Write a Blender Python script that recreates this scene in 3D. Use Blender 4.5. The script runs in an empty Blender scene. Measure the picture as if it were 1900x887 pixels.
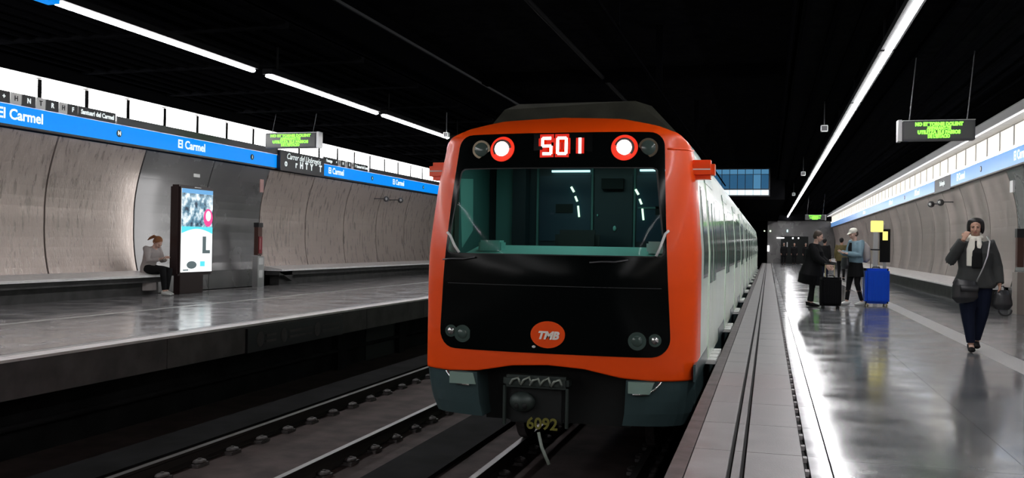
import bpy, bmesh, math, random
import numpy as np
from mathutils import Vector, Matrix
random.seed(7)
S = bpy.context.scene
COL = S.collection

# ------------------------------------------------------------------ camera, world, exposure
FPX, ROLL, VPX, VPY, EYE = 1680.0, 0.016, 1426.0, 461.0, 1.25
_d = Vector((VPX-950, -(VPY-443.5), -FPX)).normalized()
_e = Vector((1, -ROLL, 0))
_u = _e.cross(_d).normalized()
if _u.y < 0: _u = -_u
_x = _d.cross(_u)
cam = bpy.data.cameras.new('camera'); camo = bpy.data.objects.new('camera', cam); COL.objects.link(camo)
cam.sensor_width = 36; cam.lens = FPX/1900*36; cam.clip_start = .05; cam.clip_end = 400
m = Matrix(((_x.x, _x.y, _x.z), (_d.x, _d.y, _d.z), (_u.x, _u.y, _u.z)))   # rows: world axes seen from the camera
camo.matrix_world = Matrix.Translation((0, 0, EYE)) @ m.to_4x4()
S.camera = camo
w = bpy.data.worlds.new('world'); S.world = w; w.use_nodes = True
w.node_tree.nodes['Background'].inputs[0].default_value = (.02, .022, .026, 1)
w.node_tree.nodes['Background'].inputs[1].default_value = .15
S.view_settings.view_transform = 'Standard'; S.view_settings.look = 'None'
S.view_settings.exposure = 0.3; S.view_settings.gamma = 1
TUBE, PANEL_L, PANEL_R = 42.0, 7.5, 1.0          # emission of the lamps the station has

# ------------------------------------------------------------------ materials
def mat(name, col, rough=.5, metal=0, emit=None, es=0, noise=0, nscale=4, rvar=0, bump=0, bscale=60, stretch=(1, 1, 1), spec=.5, coat=0, trans=0):
    mt = bpy.data.materials.new(name); mt.use_nodes = True
    nt = mt.node_tree; b = nt.nodes['Principled BSDF']
    b.inputs['Base Color'].default_value = (*col, 1); b.inputs['Roughness'].default_value = rough
    b.inputs['Metallic'].default_value = metal; b.inputs['Specular IOR Level'].default_value = spec
    b.inputs['Coat Weight'].default_value = coat; b.inputs['Coat Roughness'].default_value = .08
    if trans: b.inputs['Transmission Weight'].default_value = trans
    if emit: b.inputs['Emission Color'].default_value = (*emit, 1); b.inputs['Emission Strength'].default_value = es
    if noise or rvar or bump:
        g = nt.nodes.new('ShaderNodeNewGeometry'); mp = nt.nodes.new('ShaderNodeMapping')
        mp.inputs['Scale'].default_value = stretch
        nt.links.new(g.outputs['Position'], mp.inputs['Vector'])
        n = nt.nodes.new('ShaderNodeTexNoise'); n.inputs['Scale'].default_value = nscale; n.inputs['Detail'].default_value = 6
        nt.links.new(mp.outputs[0], n.inputs['Vector'])
        if noise:
            mx = nt.nodes.new('ShaderNodeMix'); mx.data_type = 'RGBA'
            mx.inputs['A'].default_value = (*[c*(1-noise) for c in col], 1); mx.inputs['B'].default_value = (*[min(1, c*(1+noise)) for c in col], 1)
            r = nt.nodes.new('ShaderNodeMapRange'); r.inputs[1].default_value = .35; r.inputs[2].default_value = .65
            nt.links.new(n.outputs['Fac'], r.inputs[0]); nt.links.new(r.outputs[0], mx.inputs['Factor'])
            nt.links.new(mx.outputs['Result'], b.inputs['Base Color'])
        if rvar:
            r = nt.nodes.new('ShaderNodeMapRange'); r.inputs[1].default_value = .35; r.inputs[2].default_value = .65
            r.inputs[3].default_value = max(.02, rough-rvar); r.inputs[4].default_value = min(1, rough+rvar)
            nt.links.new(n.outputs['Fac'], r.inputs[0]); nt.links.new(r.outputs[0], b.inputs['Roughness'])
        if bump:
            n2 = nt.nodes.new('ShaderNodeTexNoise'); n2.inputs['Scale'].default_value = bscale; n2.inputs['Detail'].default_value = 3
            nt.links.new(mp.outputs[0], n2.inputs['Vector'])
            bp = nt.nodes.new('ShaderNodeBump'); bp.inputs['Strength'].default_value = bump; bp.inputs['Distance'].default_value = .01
            nt.links.new(n2.outputs['Fac'], bp.inputs['Height']); nt.links.new(bp.outputs[0], b.inputs['Normal'])
    return mt
def emis(name, col, s): return mat(name, (.02, .02, .02), .5, emit=col, es=s)
M = {}
M['black'] = mat('soot black ceiling paint', (.006, .006, .0068), 1, noise=.3, spec=0)
M['slat'] = mat('black ceiling slat', (.0032, .0032, .0038), 1, spec=0)
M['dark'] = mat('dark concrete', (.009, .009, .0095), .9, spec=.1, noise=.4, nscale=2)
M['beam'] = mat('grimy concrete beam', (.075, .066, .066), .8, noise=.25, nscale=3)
M['terrazzo'] = mat('polished grey granite floor', (.135, .14, .148), .16, noise=.1, nscale=1.5, rvar=.05, bump=.012, bscale=14, spec=.75)
M['edge'] = mat('matt grey edge tile', (.37, .352, .355), .42, noise=.12, nscale=5, rvar=.08, bump=.15, bscale=90)
M['kerb'] = mat('worn reddish grey kerb', (.13, .108, .11), .5, noise=.25, nscale=6)
M['strip'] = mat('pale stone strip', (.42, .41, .40), .3, noise=.04, rvar=.02)
M['white_tile'] = mat('smooth white border tile', (.6, .6, .62), .14, noise=.06, rvar=.04)
M['groove'] = mat('dark groove filler', (.02, .02, .02), .9)
M['lstone'] = mat('left platform granite', (.25, .242, .245), .17, noise=.2, nscale=2, rvar=.06, spec=.8)
M['lkerb'] = mat('pale pinkish platform kerb', (.62, .57, .56), .4, noise=.1)
M['wpanel'] = mat('ribbed bronze grey wall panel', (.47, .395, .355), .36, metal=.4, noise=.07, nscale=7, rvar=.13, bump=.5, bscale=30, stretch=(1, 1.6, .28))
M['wflat'] = mat('smooth grey wall panel', (.17, .165, .165), .26, metal=.3, noise=.12, nscale=.8, rvar=.06)
M['rpanel'] = mat('taupe metal wall panel', (.40, .335, .305), .4, metal=.4, noise=.14, nscale=1.2, rvar=.1, bump=.2, bscale=12, stretch=(1, 1, .25))
M['bench'] = mat('pale worn bench top', (.88, .86, .85), .25, noise=.06, nscale=8, spec=.9)
M['benchd'] = mat('dark bench base', (.05, .048, .048), .6, noise=.3)
M['blue'] = mat('glowing blue enamel', (.0, .10, .40), .45, spec=.2, emit=(.0, .25, .84), es=.8)  # emission added so the enamel glows brighter than its own blue
M['bluer'] = mat('glowing blue enamel under the lamps', (.10, .36, .82), .3, emit=(.2, .42, .85), es=.35)  # paler copy of the blue, lamp wash and glow put into its colour
M['signblack'] = mat('black sign face', (.012, .012, .014), .4)
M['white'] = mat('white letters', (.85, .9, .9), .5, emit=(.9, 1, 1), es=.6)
M['whitep'] = mat('white painted metal', (.75, .75, .74), .4)
M['panelL'] = emis('backlit opal panel', (1, .99, .98), PANEL_L)
M['panelR'] = emis('backlit cream panel', (1, .92, .80), PANEL_R)
M['coveR'] = emis('cove lamp behind the sign', (1, .98, .94), 9)
M['lipglow'] = emis('thin lip lamp', (1, 1, 1), 3.0)
M['tube'] = emis('fluorescent tube', (1, .99, 1), TUBE)
M['alu'] = mat('brushed aluminium', (.5, .5, .5), .35, metal=.8)
M['grey'] = mat('grey painted soffit', (.33, .32, .31), .5, noise=.08)
M['greyd'] = mat('dark grey metal', (.08, .08, .085), .45, metal=.3)
M['hang'] = mat('black enamelled ceiling steel', (.003, .003, .0035), .8, spec=.1)
M['green'] = emis('green led text', (.20, 1, .05), 2.2)
M['ledface'] = mat('led sign face', (.07, .072, .07), .3)
M['rail'] = mat('worn steel rail', (.22, .21, .21), .45, metal=.9)
M['railb'] = mat('rusty rail web', (.02, .016, .015), .85, spec=.2)
M['bed'] = mat('brown grimy track slab', (.055, .040, .038), .8, spec=.2, noise=.3, nscale=2.5, bump=.3, bscale=30)
M['pad'] = mat('rail fastening iron', (.06, .052, .052), .6, noise=.3, nscale=20)
# train
M['orange'] = mat('glossy orange train paint', (1.0, .085, .003), .36, spec=.35, coat=.12)
M['tblack'] = mat('glossy black mask', (.0025, .0035, .0035), .14, spec=.09)
M['tbody'] = mat('pale green white train side', (.84, .98, .85), .25, coat=.4, noise=.05)
M['tdoor'] = mat('pale door leaf', (.84, .96, .82), .25, coat=.4)
M['tskirt'] = mat('teal grey skirt', (.05, .085, .09), .3, coat=.3)
M['tskirtl'] = mat('pale green skirt', (.25, .36, .31), .3)
M['troof'] = mat('sooty olive roof', (.032, .033, .024), .6, noise=.3)
M['under'] = mat('black underframe', (.006, .008, .008), .8)
M['tglass'] = mat('dark side glass', (.05, .12, .095), .12, spec=.7)
M['gasket'] = mat('black rubber', (.01, .01, .01), .6)
M['cabteal'] = mat('teal cab lining', (.07, .17, .16), .5)
M['cabteal2'] = mat('pale teal cab panel', (.22, .48, .43), .45)
M['cabdark'] = mat('dark cab wall', (.012, .022, .03), .4)
M['cabblue'] = mat('navy saloon seen through glass', (.012, .035, .06), .3)
M['coupler'] = mat('oily coupler iron', (.045, .06, .055), .45, metal=.4)
M['couplerl'] = mat('worn pale iron', (.28, .32, .28), .5)
M['yellowp'] = mat('faded yellow paint', (.16, .15, .02), .7)
M['logow'] = mat('cream lettering', (1, .92, .85), .5)
M['digit'] = emis('white hot led digit', (1, .75, .72), 5)
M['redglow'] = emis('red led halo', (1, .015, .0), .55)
M['redlampglow'] = emis('red lamp halo', (1, .03, .005), .75)  # red bloom round the tail lamps, as an emissive disc
M['redlamp'] = emis('burning tail lamp', (1, .70, .66), 9)
M['lens'] = mat('unlit lamp lens', (.06, .09, .08), .1)
M['lensrim'] = mat('bronze lamp rim', (.20, .16, .11), .3, metal=.7)
M['chrome'] = mat('bright metal', (.75, .75, .75), .2, metal=.9)
M['paleglow'] = emis('pale blue glow', (.55, .85, .9), 1.8)  # glow for the reflected bars in the cab and one far item
M['streak'] = emis('pale green streak glow', (.8, 1, .7), 1.5)  # glow for reflected streaks in the cab and tiny far lamps
def glass(name, col, gl=.06):
    mt = bpy.data.materials.new(name); mt.use_nodes = True; nt = mt.node_tree
    for n in list(nt.nodes): nt.nodes.remove(n)
    o = nt.nodes.new('ShaderNodeOutputMaterial'); t = nt.nodes.new('ShaderNodeBsdfTransparent'); g = nt.nodes.new('ShaderNodeBsdfGlossy')
    mx = nt.nodes.new('ShaderNodeMixShader'); fr = nt.nodes.new('ShaderNodeFresnel'); fr.inputs[0].default_value = 1.12
    t.inputs[0].default_value = (*col, 1); g.inputs['Roughness'].default_value = .03
    nt.links.new(fr.outputs[0], mx.inputs[0]); nt.links.new(t.outputs[0], mx.inputs[1]); nt.links.new(g.outputs[0], mx.inputs[2]); nt.links.new(mx.outputs[0], o.inputs[0])
    return mt
M['wglass'] = glass('tinted windscreen glass', (.62, .85, .82))
# people
for n, c, r in [('skin', (.52, .30, .22), .5), ('skinp', (.66, .42, .34), .5), ('hairblack', (.012, .010, .010), .5), ('hairbrown', (.07, .05, .04), .6), ('hairred', (.26, .10, .035), .55),
                ('jacket', (.055, .057, .057), .75), ('navy', (.010, .014, .032), .8), ('coat', (.008, .008, .009), .8), ('denim', (.24, .36, .43), .85), ('creamcloth', (.88, .85, .76), .85),
                ('olive', (.15, .12, .055), .8), ('sweater', (.42, .38, .37), .9), ('blackcloth', (.012, .012, .013), .8), ('leather', (.02, .02, .023), .35), ('whiteshoe', (.7, .7, .68), .5),
                ('eye', (.02, .015, .012), .2), ('lip', (.35, .12, .10), .5), ('bluecase', (.0, .08, .70), .35), ('blackcase', (.005, .005, .006), .75), ('tan', (.5, .42, .24), .6), ('red', (.26, .02, .03), .5),
                ('brown', (.10, .045, .035), .5), ('kiosk', (.03, .016, .016), .35), ('rubber', (.01, .01, .01), .7), ('yellowbox', (.7, .5, .05), .5), ('pinkpaper', (.6, .35, .33), .6)]:
    M[n] = mat(n, c, r, spec=.12 if r > .7 else .4)

# ------------------------------------------------------------------ mesh builder
WL = {}
def wl(o): return WL.get(o.name, Vector((0, 0, 0))) if o else Vector((0, 0, 0))
class MB:
    def __init__(s): s.v = []; s.f = []
    def add(s, vs, fs):
        k = len(s.v); s.v += [tuple(v) for v in vs]; s.f += [tuple(i+k for i in f) for f in fs]; return s
    def box(s, x0, x1, y0, y1, z0, z1):
        return s.add([(x0, y0, z0), (x1, y0, z0), (x1, y1, z0), (x0, y1, z0), (x0, y0, z1), (x1, y0, z1), (x1, y1, z1), (x0, y1, z1)],
                     [(0, 3, 2, 1), (4, 5, 6, 7), (0, 1, 5, 4), (1, 2, 6, 5), (2, 3, 7, 6), (3, 0, 4, 7)])
    def prism(s, poly, axis, a, b):
        """poly: 2D outline; extruded along axis ('x','y','z') from a to b"""
        def P(p, t): return {'x': (t, p[0], p[1]), 'y': (p[0], t, p[1]), 'z': (p[0], p[1], t)}[axis]
        n = len(poly)
        return s.add([P(p, a) for p in poly]+[P(p, b) for p in poly], [tuple(range(n))[::-1], tuple(range(n, 2*n))]+[(i, (i+1) % n, n+(i+1) % n, n+i) for i in range(n)])
    def loft(s, pts, rad, ref=(1, 0, 0), n=14, cap=True):
        pts = [Vector(p) for p in pts]; ref = Vector(ref); vs = []; k = len(pts)
        for i, p in enumerate(pts):
            t = (pts[min(i+1, k-1)]-pts[max(i-1, 0)])
            if t.length < 1e-9: t = Vector((0, 0, 1))
            t.normalize(); u = ref-t*ref.dot(t)
            if u.length < 1e-4: u = Vector((0, 1, 0))-t*t.y
            u.normalize(); v = t.cross(u); r = rad[i] if isinstance(rad[i], (tuple, list)) else (rad[i], rad[i])
            for j in range(n):
                a = 2*math.pi*j/n; vs.append(p+u*r[0]*math.cos(a)+v*r[1]*math.sin(a))
        fs = [(i*n+j, i*n+(j+1) % n, (i+1)*n+(j+1) % n, (i+1)*n+j) for i in range(k-1) for j in range(n)]
        if cap: fs += [tuple(range(n))[::-1], tuple(range((k-1)*n, k*n))]
        return s.add(vs, fs)
    def tube(s, pts, r, n=8): return s.loft(pts, [r]*len(pts), (.3, .9, .2), n)
    def ell(s, c, r, rot=None, n=16, m_=10):
        c = Vector(c); vs = []; fs = []
        for i in range(m_+1):
            th = math.pi*i/m_
            for j in range(n):
                a = 2*math.pi*j/n; v = Vector((r[0]*math.sin(th)*math.cos(a), r[1]*math.sin(th)*math.sin(a), r[2]*math.cos(th)))
                if rot: v = rot @ v
                vs.append(c+v)
        for i in range(m_):
            for j in range(n):
                fs.append((i*n+j, (i+1)*n+j, (i+1)*n+(j+1) % n, i*n+(j+1) % n))
        return s.add(vs, fs)
    def disc(s, c, r, axis='y', t=.02, n=24):
        c = Vector(c); poly = [((c.x if axis != 'x' else c.y)+r*math.cos(2*math.pi*i/n), (c.y if axis == 'z' else c.z)+r*math.sin(2*math.pi*i/n)) for i in range(n)]
        a = {'x': c.x, 'y': c.y, 'z': c.z}[axis]
        return s.prism(poly, axis, a-t/2, a+t/2)
    def build(s, name, m_, parent=None, smooth=False, remesh=0, bevel=0, local=False, origin=None, smoothit=4):
        org = Vector(origin) if origin is not None else (Vector((0, 0, 0)) if local else wl(parent))
        me = bpy.data.meshes.new(name); me.from_pydata([tuple(Vector(v)-org) for v in s.v], [], s.f)
        bm = bmesh.new(); bm.from_mesh(me)
        if smooth or remesh: bmesh.ops.remove_doubles(bm, verts=bm.verts, dist=1e-5)
        bmesh.ops.recalc_face_normals(bm, faces=bm.faces)
        if bevel: bmesh.ops.bevel(bm, geom=bm.edges[:], offset=bevel, segments=2, affect='EDGES', clamp_overlap=True)
        bm.to_mesh(me); bm.free()
        if remesh:
            to = bpy.data.objects.new('t', me); COL.objects.link(to)
            r = to.modifiers.new('r', 'REMESH'); r.mode = 'VOXEL'; r.voxel_size = remesh
            if smoothit: q = to.modifiers.new('s', 'SMOOTH'); q.iterations = smoothit; q.factor = .5
            dg = bpy.context.evaluated_depsgraph_get(); me2 = bpy.data.meshes.new_from_object(to.evaluated_get(dg)); me2.name = name
            bpy.data.objects.remove(to); me = me2; smooth = True
        me.materials.clear(); me.materials.append(M[m_] if isinstance(m_, str) else m_)
        if smooth: me.polygons.foreach_set('use_smooth', [True]*len(me.polygons))
        o = bpy.data.objects.new(name, me); COL.objects.link(o)
        if parent: o.parent = parent; o.location = org-wl(parent) if not local else (0, 0, 0)
        else: o.location = org
        WL[o.name] = org if not local else Vector((0, 0, 0))
        return o
def B(name, m_, parent, *b, bevel=0, origin=None): return MB().box(*b).build(name, m_, parent, bevel=bevel, origin=origin)
def tag(o, label=None, cat=None, group=None, kind=None):
    if label: o['label'] = label
    if cat: o['category'] = cat
    if group: o['group'] = group
    if kind: o['kind'] = kind
    return o
def thing(name, label, cat, loc=(0, 0, 0), rot=0, group=None, kind=None):
    o = bpy.data.objects.new(name, None); COL.objects.link(o); o.location = loc; o.rotation_euler = (0, 0, rot); o.empty_display_size = .2
    WL[o.name] = Vector(loc); return tag(o, label, cat, group, kind)
def struct(name, m_, *b, label=None):
    o = B(name, m_, None, *b); return tag(o, label, kind='structure')
def inst(src, parent, off, name=None):
    o = bpy.data.objects.new(name or src.name.split('.')[0], src.data); COL.objects.link(o); o.parent = parent
    o.location = src.location+Vector(off); WL[o.name] = wl(src)+Vector(off); return o
def text(s, size, m_, parent, org, xd, yd, depth=.004, name='lettering', align='CENTER', shear=0, local=False, sx=1, bold=0):
    c = bpy.data.curves.new('txt', 'FONT'); c.body = s; c.size = size; c.extrude = depth/2; c.align_x = align; c.align_y = 'CENTER'; c.shear = shear; c.offset = bold; c.resolution_u = 3
    t = bpy.data.objects.new('t', c); COL.objects.link(t)
    me = bpy.data.meshes.new_from_object(t.evaluated_get(bpy.context.evaluated_depsgraph_get())); bpy.data.objects.remove(t); bpy.data.curves.remove(c)
    xd = Vector(xd); yd = Vector(yd); zd = xd.cross(yd); p = Vector(org)-(Vector((0, 0, 0)) if local else wl(parent))
    for v in me.vertices: v.co = p+xd*v.co.x*sx+yd*v.co.y+zd*v.co.z
    me.name = name; me.materials.clear(); me.materials.append(M[m_]); o = bpy.data.objects.new(name, me); COL.objects.link(o); o.parent = parent; WL[o.name] = Vector((0, 0, 0)) if local else wl(parent)
    return o
XD, ZD, YD = (1, 0, 0), (0, 0, 1), (0, 1, 0)

# ------------------------------------------------------------------ the station shell
Y0S, Y1S = -26.0, 80.0
PL, PR = -7.38, -.53                    # platform edges
# floors: right platform
fr = tag(B('floor', 'groove', None, PR+.03, 5.3, Y0S, Y1S, -.25, -.03), 'grey granite floor of the right platform with a bright border strip', kind='structure')
def slabrow(parent, m_, x0, x1, ys, L, name, z=0, gap=.008, th=.03):
    n = 0; src = None
    for y in ys:
        if src is None: src = MB().box(x0+gap/2, x1-gap/2, y+gap/2, y+L-gap/2, z-th, z).build(name, m_, parent); y_0 = y; n += 1; continue
        inst(src, parent, (0, y-y_0, 0)); n += 1
    return src
def rng(a, b, st):
    out = []; y = a
    while y < b-1e-6: out.append(y); y += st
    return out
near, far_ = rng(3.95, 32, .9), rng(32, 80, 6.0)
# columns (x0, x1, material, name)
for x0, x1, m_, nm, gp in [(-.53, -.43, 'kerb', 'kerb_stone', .006), (-.43, -.205, 'edge', 'edge_tile', .008), (-.185, -.135, 'edge', 'edge_tile', .006), (-.115, .215, 'edge', 'edge_tile', .008), (.24, .36, 'white_tile', 'border_tile', .008)]:
    slabrow(fr, m_, x0, x1, near, .9, nm, gap=gp); slabrow(fr, m_, x0, x1, rng(32.75, 79, 6), 6.0, nm, gap=.012)
    MB().box(x0, x1, Y0S, 3.94, -.03, 0).build(nm, m_, fr)
for x0, x1, m_, nm in [(.365, 1.45, 'terrazzo', 'floor_slab'), (1.45, 2.53, 'terrazzo', 'floor_slab'), (2.53, 2.85, 'strip', 'pale_slab'), (2.85, 3.95, 'terrazzo', 'floor_slab'), (3.95, 5.2, 'terrazzo', 'floor_slab')]:
    slabrow(fr, m_, x0, x1, rng(3.9, 31, 1.8), 1.8, nm, gap=.003); slabrow(fr, m_, x0, x1, rng(32.7, 79, 6), 6.0, nm, gap=.003)
    MB().box(x0, x1, Y0S, 3.89, -.03, 0).build(nm, m_, fr)
# drain slots between edge tiles and border: short dark recesses with iron bridges
br = MB()
for y in rng(4, 34, .34): br.box(.216, .239, y, y+.05+.02*random.random(), -.03, -.002)
tag(br.build('drain_bridge', 'edge', fr), kind='stuff')
# front face of right platform
tag(B('wall_platform_right', 'dark', None, PR+.03, PR+.3, Y0S, Y1S, -1.3, -.03), 'dark face under the right platform edge', kind='structure')
# left platform
fl = tag(B('floor_left', 'groove', None, -13.9, PL-.05, Y0S, Y1S, -.2, -.03), 'glossy grey granite floor of the left platform', kind='structure')
for x0, x1, m_, nm in [(PL-.26, PL, 'lkerb', 'kerb_stone'), (PL-.36, PL-.27, 'strip', 'border_tile'), (-10.35, -7.75, 'lstone', 'floor_slab'), (-10.52, -10.35, 'strip', 'pale_slab'), (-13.3, -10.52, 'lstone', 'floor_slab')]:
    slabrow(fl, m_, x0, x1, rng(5.2, 34, 2.4), 2.4, nm, gap=.012); slabrow(fl, m_, x0, x1, rng(34, 79, 7.5), 7.5, nm, gap=.014)
    MB().box(x0, x1, Y0S, 5.2, -.03, 0).build(nm, m_, fl)
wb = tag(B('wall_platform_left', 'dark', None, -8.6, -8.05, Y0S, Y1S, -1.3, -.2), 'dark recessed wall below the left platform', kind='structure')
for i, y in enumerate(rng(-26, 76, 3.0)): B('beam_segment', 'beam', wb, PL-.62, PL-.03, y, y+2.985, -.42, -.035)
B('niche', 'under', wb, -8.06, -8.02, 17.3, 18.8, -1.25, -.55)
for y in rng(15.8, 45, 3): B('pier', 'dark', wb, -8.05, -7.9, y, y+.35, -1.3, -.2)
# ventilation sign plate under the left edge, with moulded icons
pl = thing('warning_plate', 'black plate with worn grey icons and lines under the left platform edge', 'sign', (PL, 13.3, -.24))
B('backing', 'signblack', pl, PL-.03, PL+.01, 11.8, 14.9, -.42, -.06)
for y, z0, z1 in [(12.05, -.36, -.12), (12.75, -.34, -.14), (13.85, -.34, -.12)]:
    MB().ell((PL+.012, y+.09, -.24), (.012, .1, .12)).build('icon', 'beam', pl, smooth=True)
for y, L in [(12.3, .3), (13.0, .75), (14.1, .65)]:
    for z in (-.2, -.29): B('text_line', 'beam', pl, PL+.008, PL+.016, y, y+L, z-.018, z+.018)
# track bed
bed = tag(B('ground', 'bed', None, -8.05, PR+.1, Y0S, 120, -1.45, -1.22), 'brown grimy concrete track slab', kind='structure')
def track(cx, label):
    t = thing('railway_track', label, 'track', (cx, 8, -1.2))
    for sx in (-.75, .75):
        x = cx+sx
        poly = [(-.07, -1.2), (.07, -1.2), (.07, -1.185), (.012, -1.17), (.012, -1.09), (.036, -1.08), (.036, -1.052), (-.036, -1.052), (-.036, -1.08), (-.012, -1.09), (-.012, -1.17), (-.07, -1.185)]
        MB().prism([(x+a, b) for a, b in poly], 'y', Y0S, 118).build('rail', 'railb', t)
        MB().box(x-.034, x+.034, Y0S, 118, -1.054, -1.05).build('rail_head', 'rail', t)
    p = MB(); x = cx-.75
    p.box(x-.17, x+.17, 7.86, 8.06, -1.22, -1.185)
    for s in (-1, 1): p.ell((x+s*.115, 7.96, -1.17), (.065, .095, .028), n=12, m_=6); p.disc((x+s*.115, 7.96, -1.145), .02, 'z', .02, 8)
    src = p.build('rail_fastening', 'pad', t)
    for k in range(-4, 40):
        for sx in (0, 1.5):
            if k or sx: inst(src, t, (sx, .63*k, 0))
    return t
track(-5.3, 'empty left track with dark iron fastenings on brown slab')
track(-2.02, 'right track carrying the orange fronted train')
for x0, x1, z in [(-7.2, -6.55, -1.19), (-4.0, -3.35, -1.17)]: B('slab_kerb', 'dark', bed, x0, x1, Y0S, 90, -1.22, z)
# pipes along the track wall
MB().tube([(-7.95, Y0S, -.85), (-7.95, 79, -.85)], .04).build('cable_pipe', 'dark', wb, smooth=True)

# walls ----------------------------------------------------------------
def profile(side):   # concave panel profile (x offset outward, z)
    return [(-.27+.41*math.sin(math.pi*(.08+.80*(1-(z-.46)/2.76)**1.0))-.0 if z > 1.5 else .14-.14*((1.5-z)/1.04)**2.2, z) for z in [.46+2.76*i/14 for i in range(15)]]
def wall(side, xb, name, m_, flat, label):
    """side -1 left, +1 right; xb is the bottom x of the panels"""
    root = tag(B(name, 'under' if 0 else 'dark', None, *sorted((xb+side*.34, xb+side*.6)), Y0S, Y1S, -.03, 4.6), label, kind='structure')
    pr = profile(side); src = None
    def panel(y, L, m2=None):
        pts = [(xb+side*a, z) for a, z in pr]; back = [(x+side*.05, z) for x, z in pts][::-1]
        return MB().prism(pts+back, 'y', y+.022, y+L-.022).build('wall_panel', m2 or m_, root)
    ys = [14.6+2.6*k for k in range(-15, 25)]
    for y in ys:
        if flat[0]-.1 <= y < flat[1]-.1: continue
        if src is None: src = panel(y, 2.6); y_0 = y
        else: inst(src, root, (0, y-y_0, 0))
    for y in ys:
        if flat[0]-.1 <= y < flat[1]-.1:
            xx = xb-side*.12
            panel(y, 2.6, 'wflat')
            B('plinth_panel', 'wflat', root, *sorted((xb-side*.04, xb+side*.12)), y+.012, y+2.588, 0, .455)
    return root
wL = wall(-1, -13.55, 'wall_left', 'wpanel', (17.2, 22.4), 'bronze grey curved panel wall behind the left platform')
wR = wall(1, 5.18, 'wall_right', 'rpanel', (12.0, 22.4), 'taupe curved panel wall along the right platform')
# the wall behind the benches below z .46
# benches
def bench(side, xf, xw, y0, y1, label):
    t = thing('wall_bench', label, 'bench', ((xf+xw)/2, y0, 0))
    a, b = sorted((xf, xw))
    MB().prism([(xf, .40), (xf, .435), (xf+side*.02, .45), (xw, .53), (xw, .40)], 'y', y0, y1).build('seat', 'bench', t)
    c, d = sorted((xf+side*.12, xw)); B('upstand', 'benchd', t, c, d, y0+.05, y1, .28, .40)
    e, f = sorted((xf+side*.28, xw)); B('base', 'benchd', t, e, f, y0+.3, y1, 0, .28)
    MB().prism([(y0, .40), (y0+.75, .40), (y0+.75, .1)], 'x', c, d).build('end_bracket', 'benchd', t)
    return t
bench(-1, -13.0, -13.57, Y0S, 17.55, 'long white topped bench the seated girl sits on')
bench(-1, -13.0, -13.57, 22.5, 79, 'long white topped left bench beyond the red help point')
bench(1, 4.25, 5.1, 22.6, 79, 'long pale topped bench on the right platform')

# light bands, sign bands, soffits
def light_box(side, x, z0, z1, ys, L, m_, label, tilt=0):
    t = thing('light_box_row', label, 'light', (x, ys[0], z0)); src = None
    B('housing', 'grey', t, *sorted((x+side*.11, x+side*.3)), Y0S, Y1S-.8, z0-.05, z1+.05)
    dv = None
    for y in ys:
        if dv is None: dv = B('divider', 'hang' if side < 0 else 'grey', t, *sorted((x-side*.01, x+side*.1)), y-.045, y+.045, z0, z1)
        else: inst(dv, t, (0, y-ys[0], 0))
        if src is None:
            src = MB().prism([(x, z0), (x-side*tilt, z1), (x-side*tilt+side*.02, z1), (x+side*.02, z0)], 'y', y+.05, y+L-.05).build('light_panel', m_, t); y_0 = y
        else: inst(src, t, (0, y-y_0, 0))
    return t
light_box(-1, -13.2, 3.70, 4.20, [13.9+1.22*k for k in range(-32, 54)], 1.22, 'panelL', 'row of white backlit panels above the left blue sign band')
light_box(1, 4.95, 3.5, 3.93, [13.9+1.22*k for k in range(-32, 53)], 1.22, 'panelR', 'row of cream backlit panels above the right sign band', .0)
# left soffit lip
B2 = tag(B('trim_1', 'grey', None, -13.5, -12.95, Y0S, Y1S, 4.22, 4.30), 'grey soffit above the left light panels', kind='structure')
B('lip', 'slat', B2, -12.95, -12.9, Y0S, Y1S, 4.2, 4.45)
# right soffit: sloping panels and thin lamp line
rs = tag(B('trim_2', 'grey', None, 4.98, 5.3, Y0S, Y1S, 3.96, 4.4), 'grey soffit along the right wall', kind='structure')
src = None
for y in [13.9+2.44*k for k in range(-16, 27)]:
    if src is None: src = MB().prism([(4.95, 3.95), (4.62, 3.93), (4.62, 3.97), (4.95, 4.0)], 'y', y+.01, y+2.43).build('soffit_panel', 'grey', rs); y_0 = y
    else: inst(src, rs, (0, y-y_0, 0))
B('lip_lamp', 'lipglow', rs, 4.605, 4.62, Y0S, Y1S, 3.925, 3.945)
B('lip', 'alu', rs, 4.55, 4.60, Y0S, Y1S, 3.93, 4.1)

def band(side, x, y0, y1, z0, z1, m_, label, items):
    t = thing('sign_band', label, 'sign', (x, y0, z0))
    a, b = sorted((x, x+side*.10)); B('face', m_, t, a, b, y0, y1, z0, z1)
    B('bottom_trim', 'signblack', t, *sorted((x-side*.012, x+side*.1)), y0, y1, z0-.035, z0)
    xd = (0, 1, 0) if side < 0 else (0, -1, 0)
    for kind, y, s in items:
        if kind == 't': text(s, (z1-z0)*.74, 'white', t, (x-side*.006, y, (z0+z1)/2), xd, ZD, bold=.006, name='station_name')
        if kind == 'i':
            MB().disc((x-side*.006, y, (z0+z1)/2), .075, 'x', .01).build('icon_disc', 'signblack', t)
            text(s, .12, 'white', t, (x-side*.014, y, (z0+z1)/2), xd, ZD, name='icon', bold=.004)
    return t
LX = -13.18
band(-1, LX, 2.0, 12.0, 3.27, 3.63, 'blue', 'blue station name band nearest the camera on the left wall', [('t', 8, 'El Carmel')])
band(-1, LX, 12.02, 22.4, 3.27, 3.63, 'blue', 'blue band reading El Carmel twice above the girl and the totem', [('t', 13.45, 'El Carmel'), ('i', 16.05, 'N'), ('t', 18.55, 'El Carmel'), ('i', 21.15, 'i')])
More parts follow.
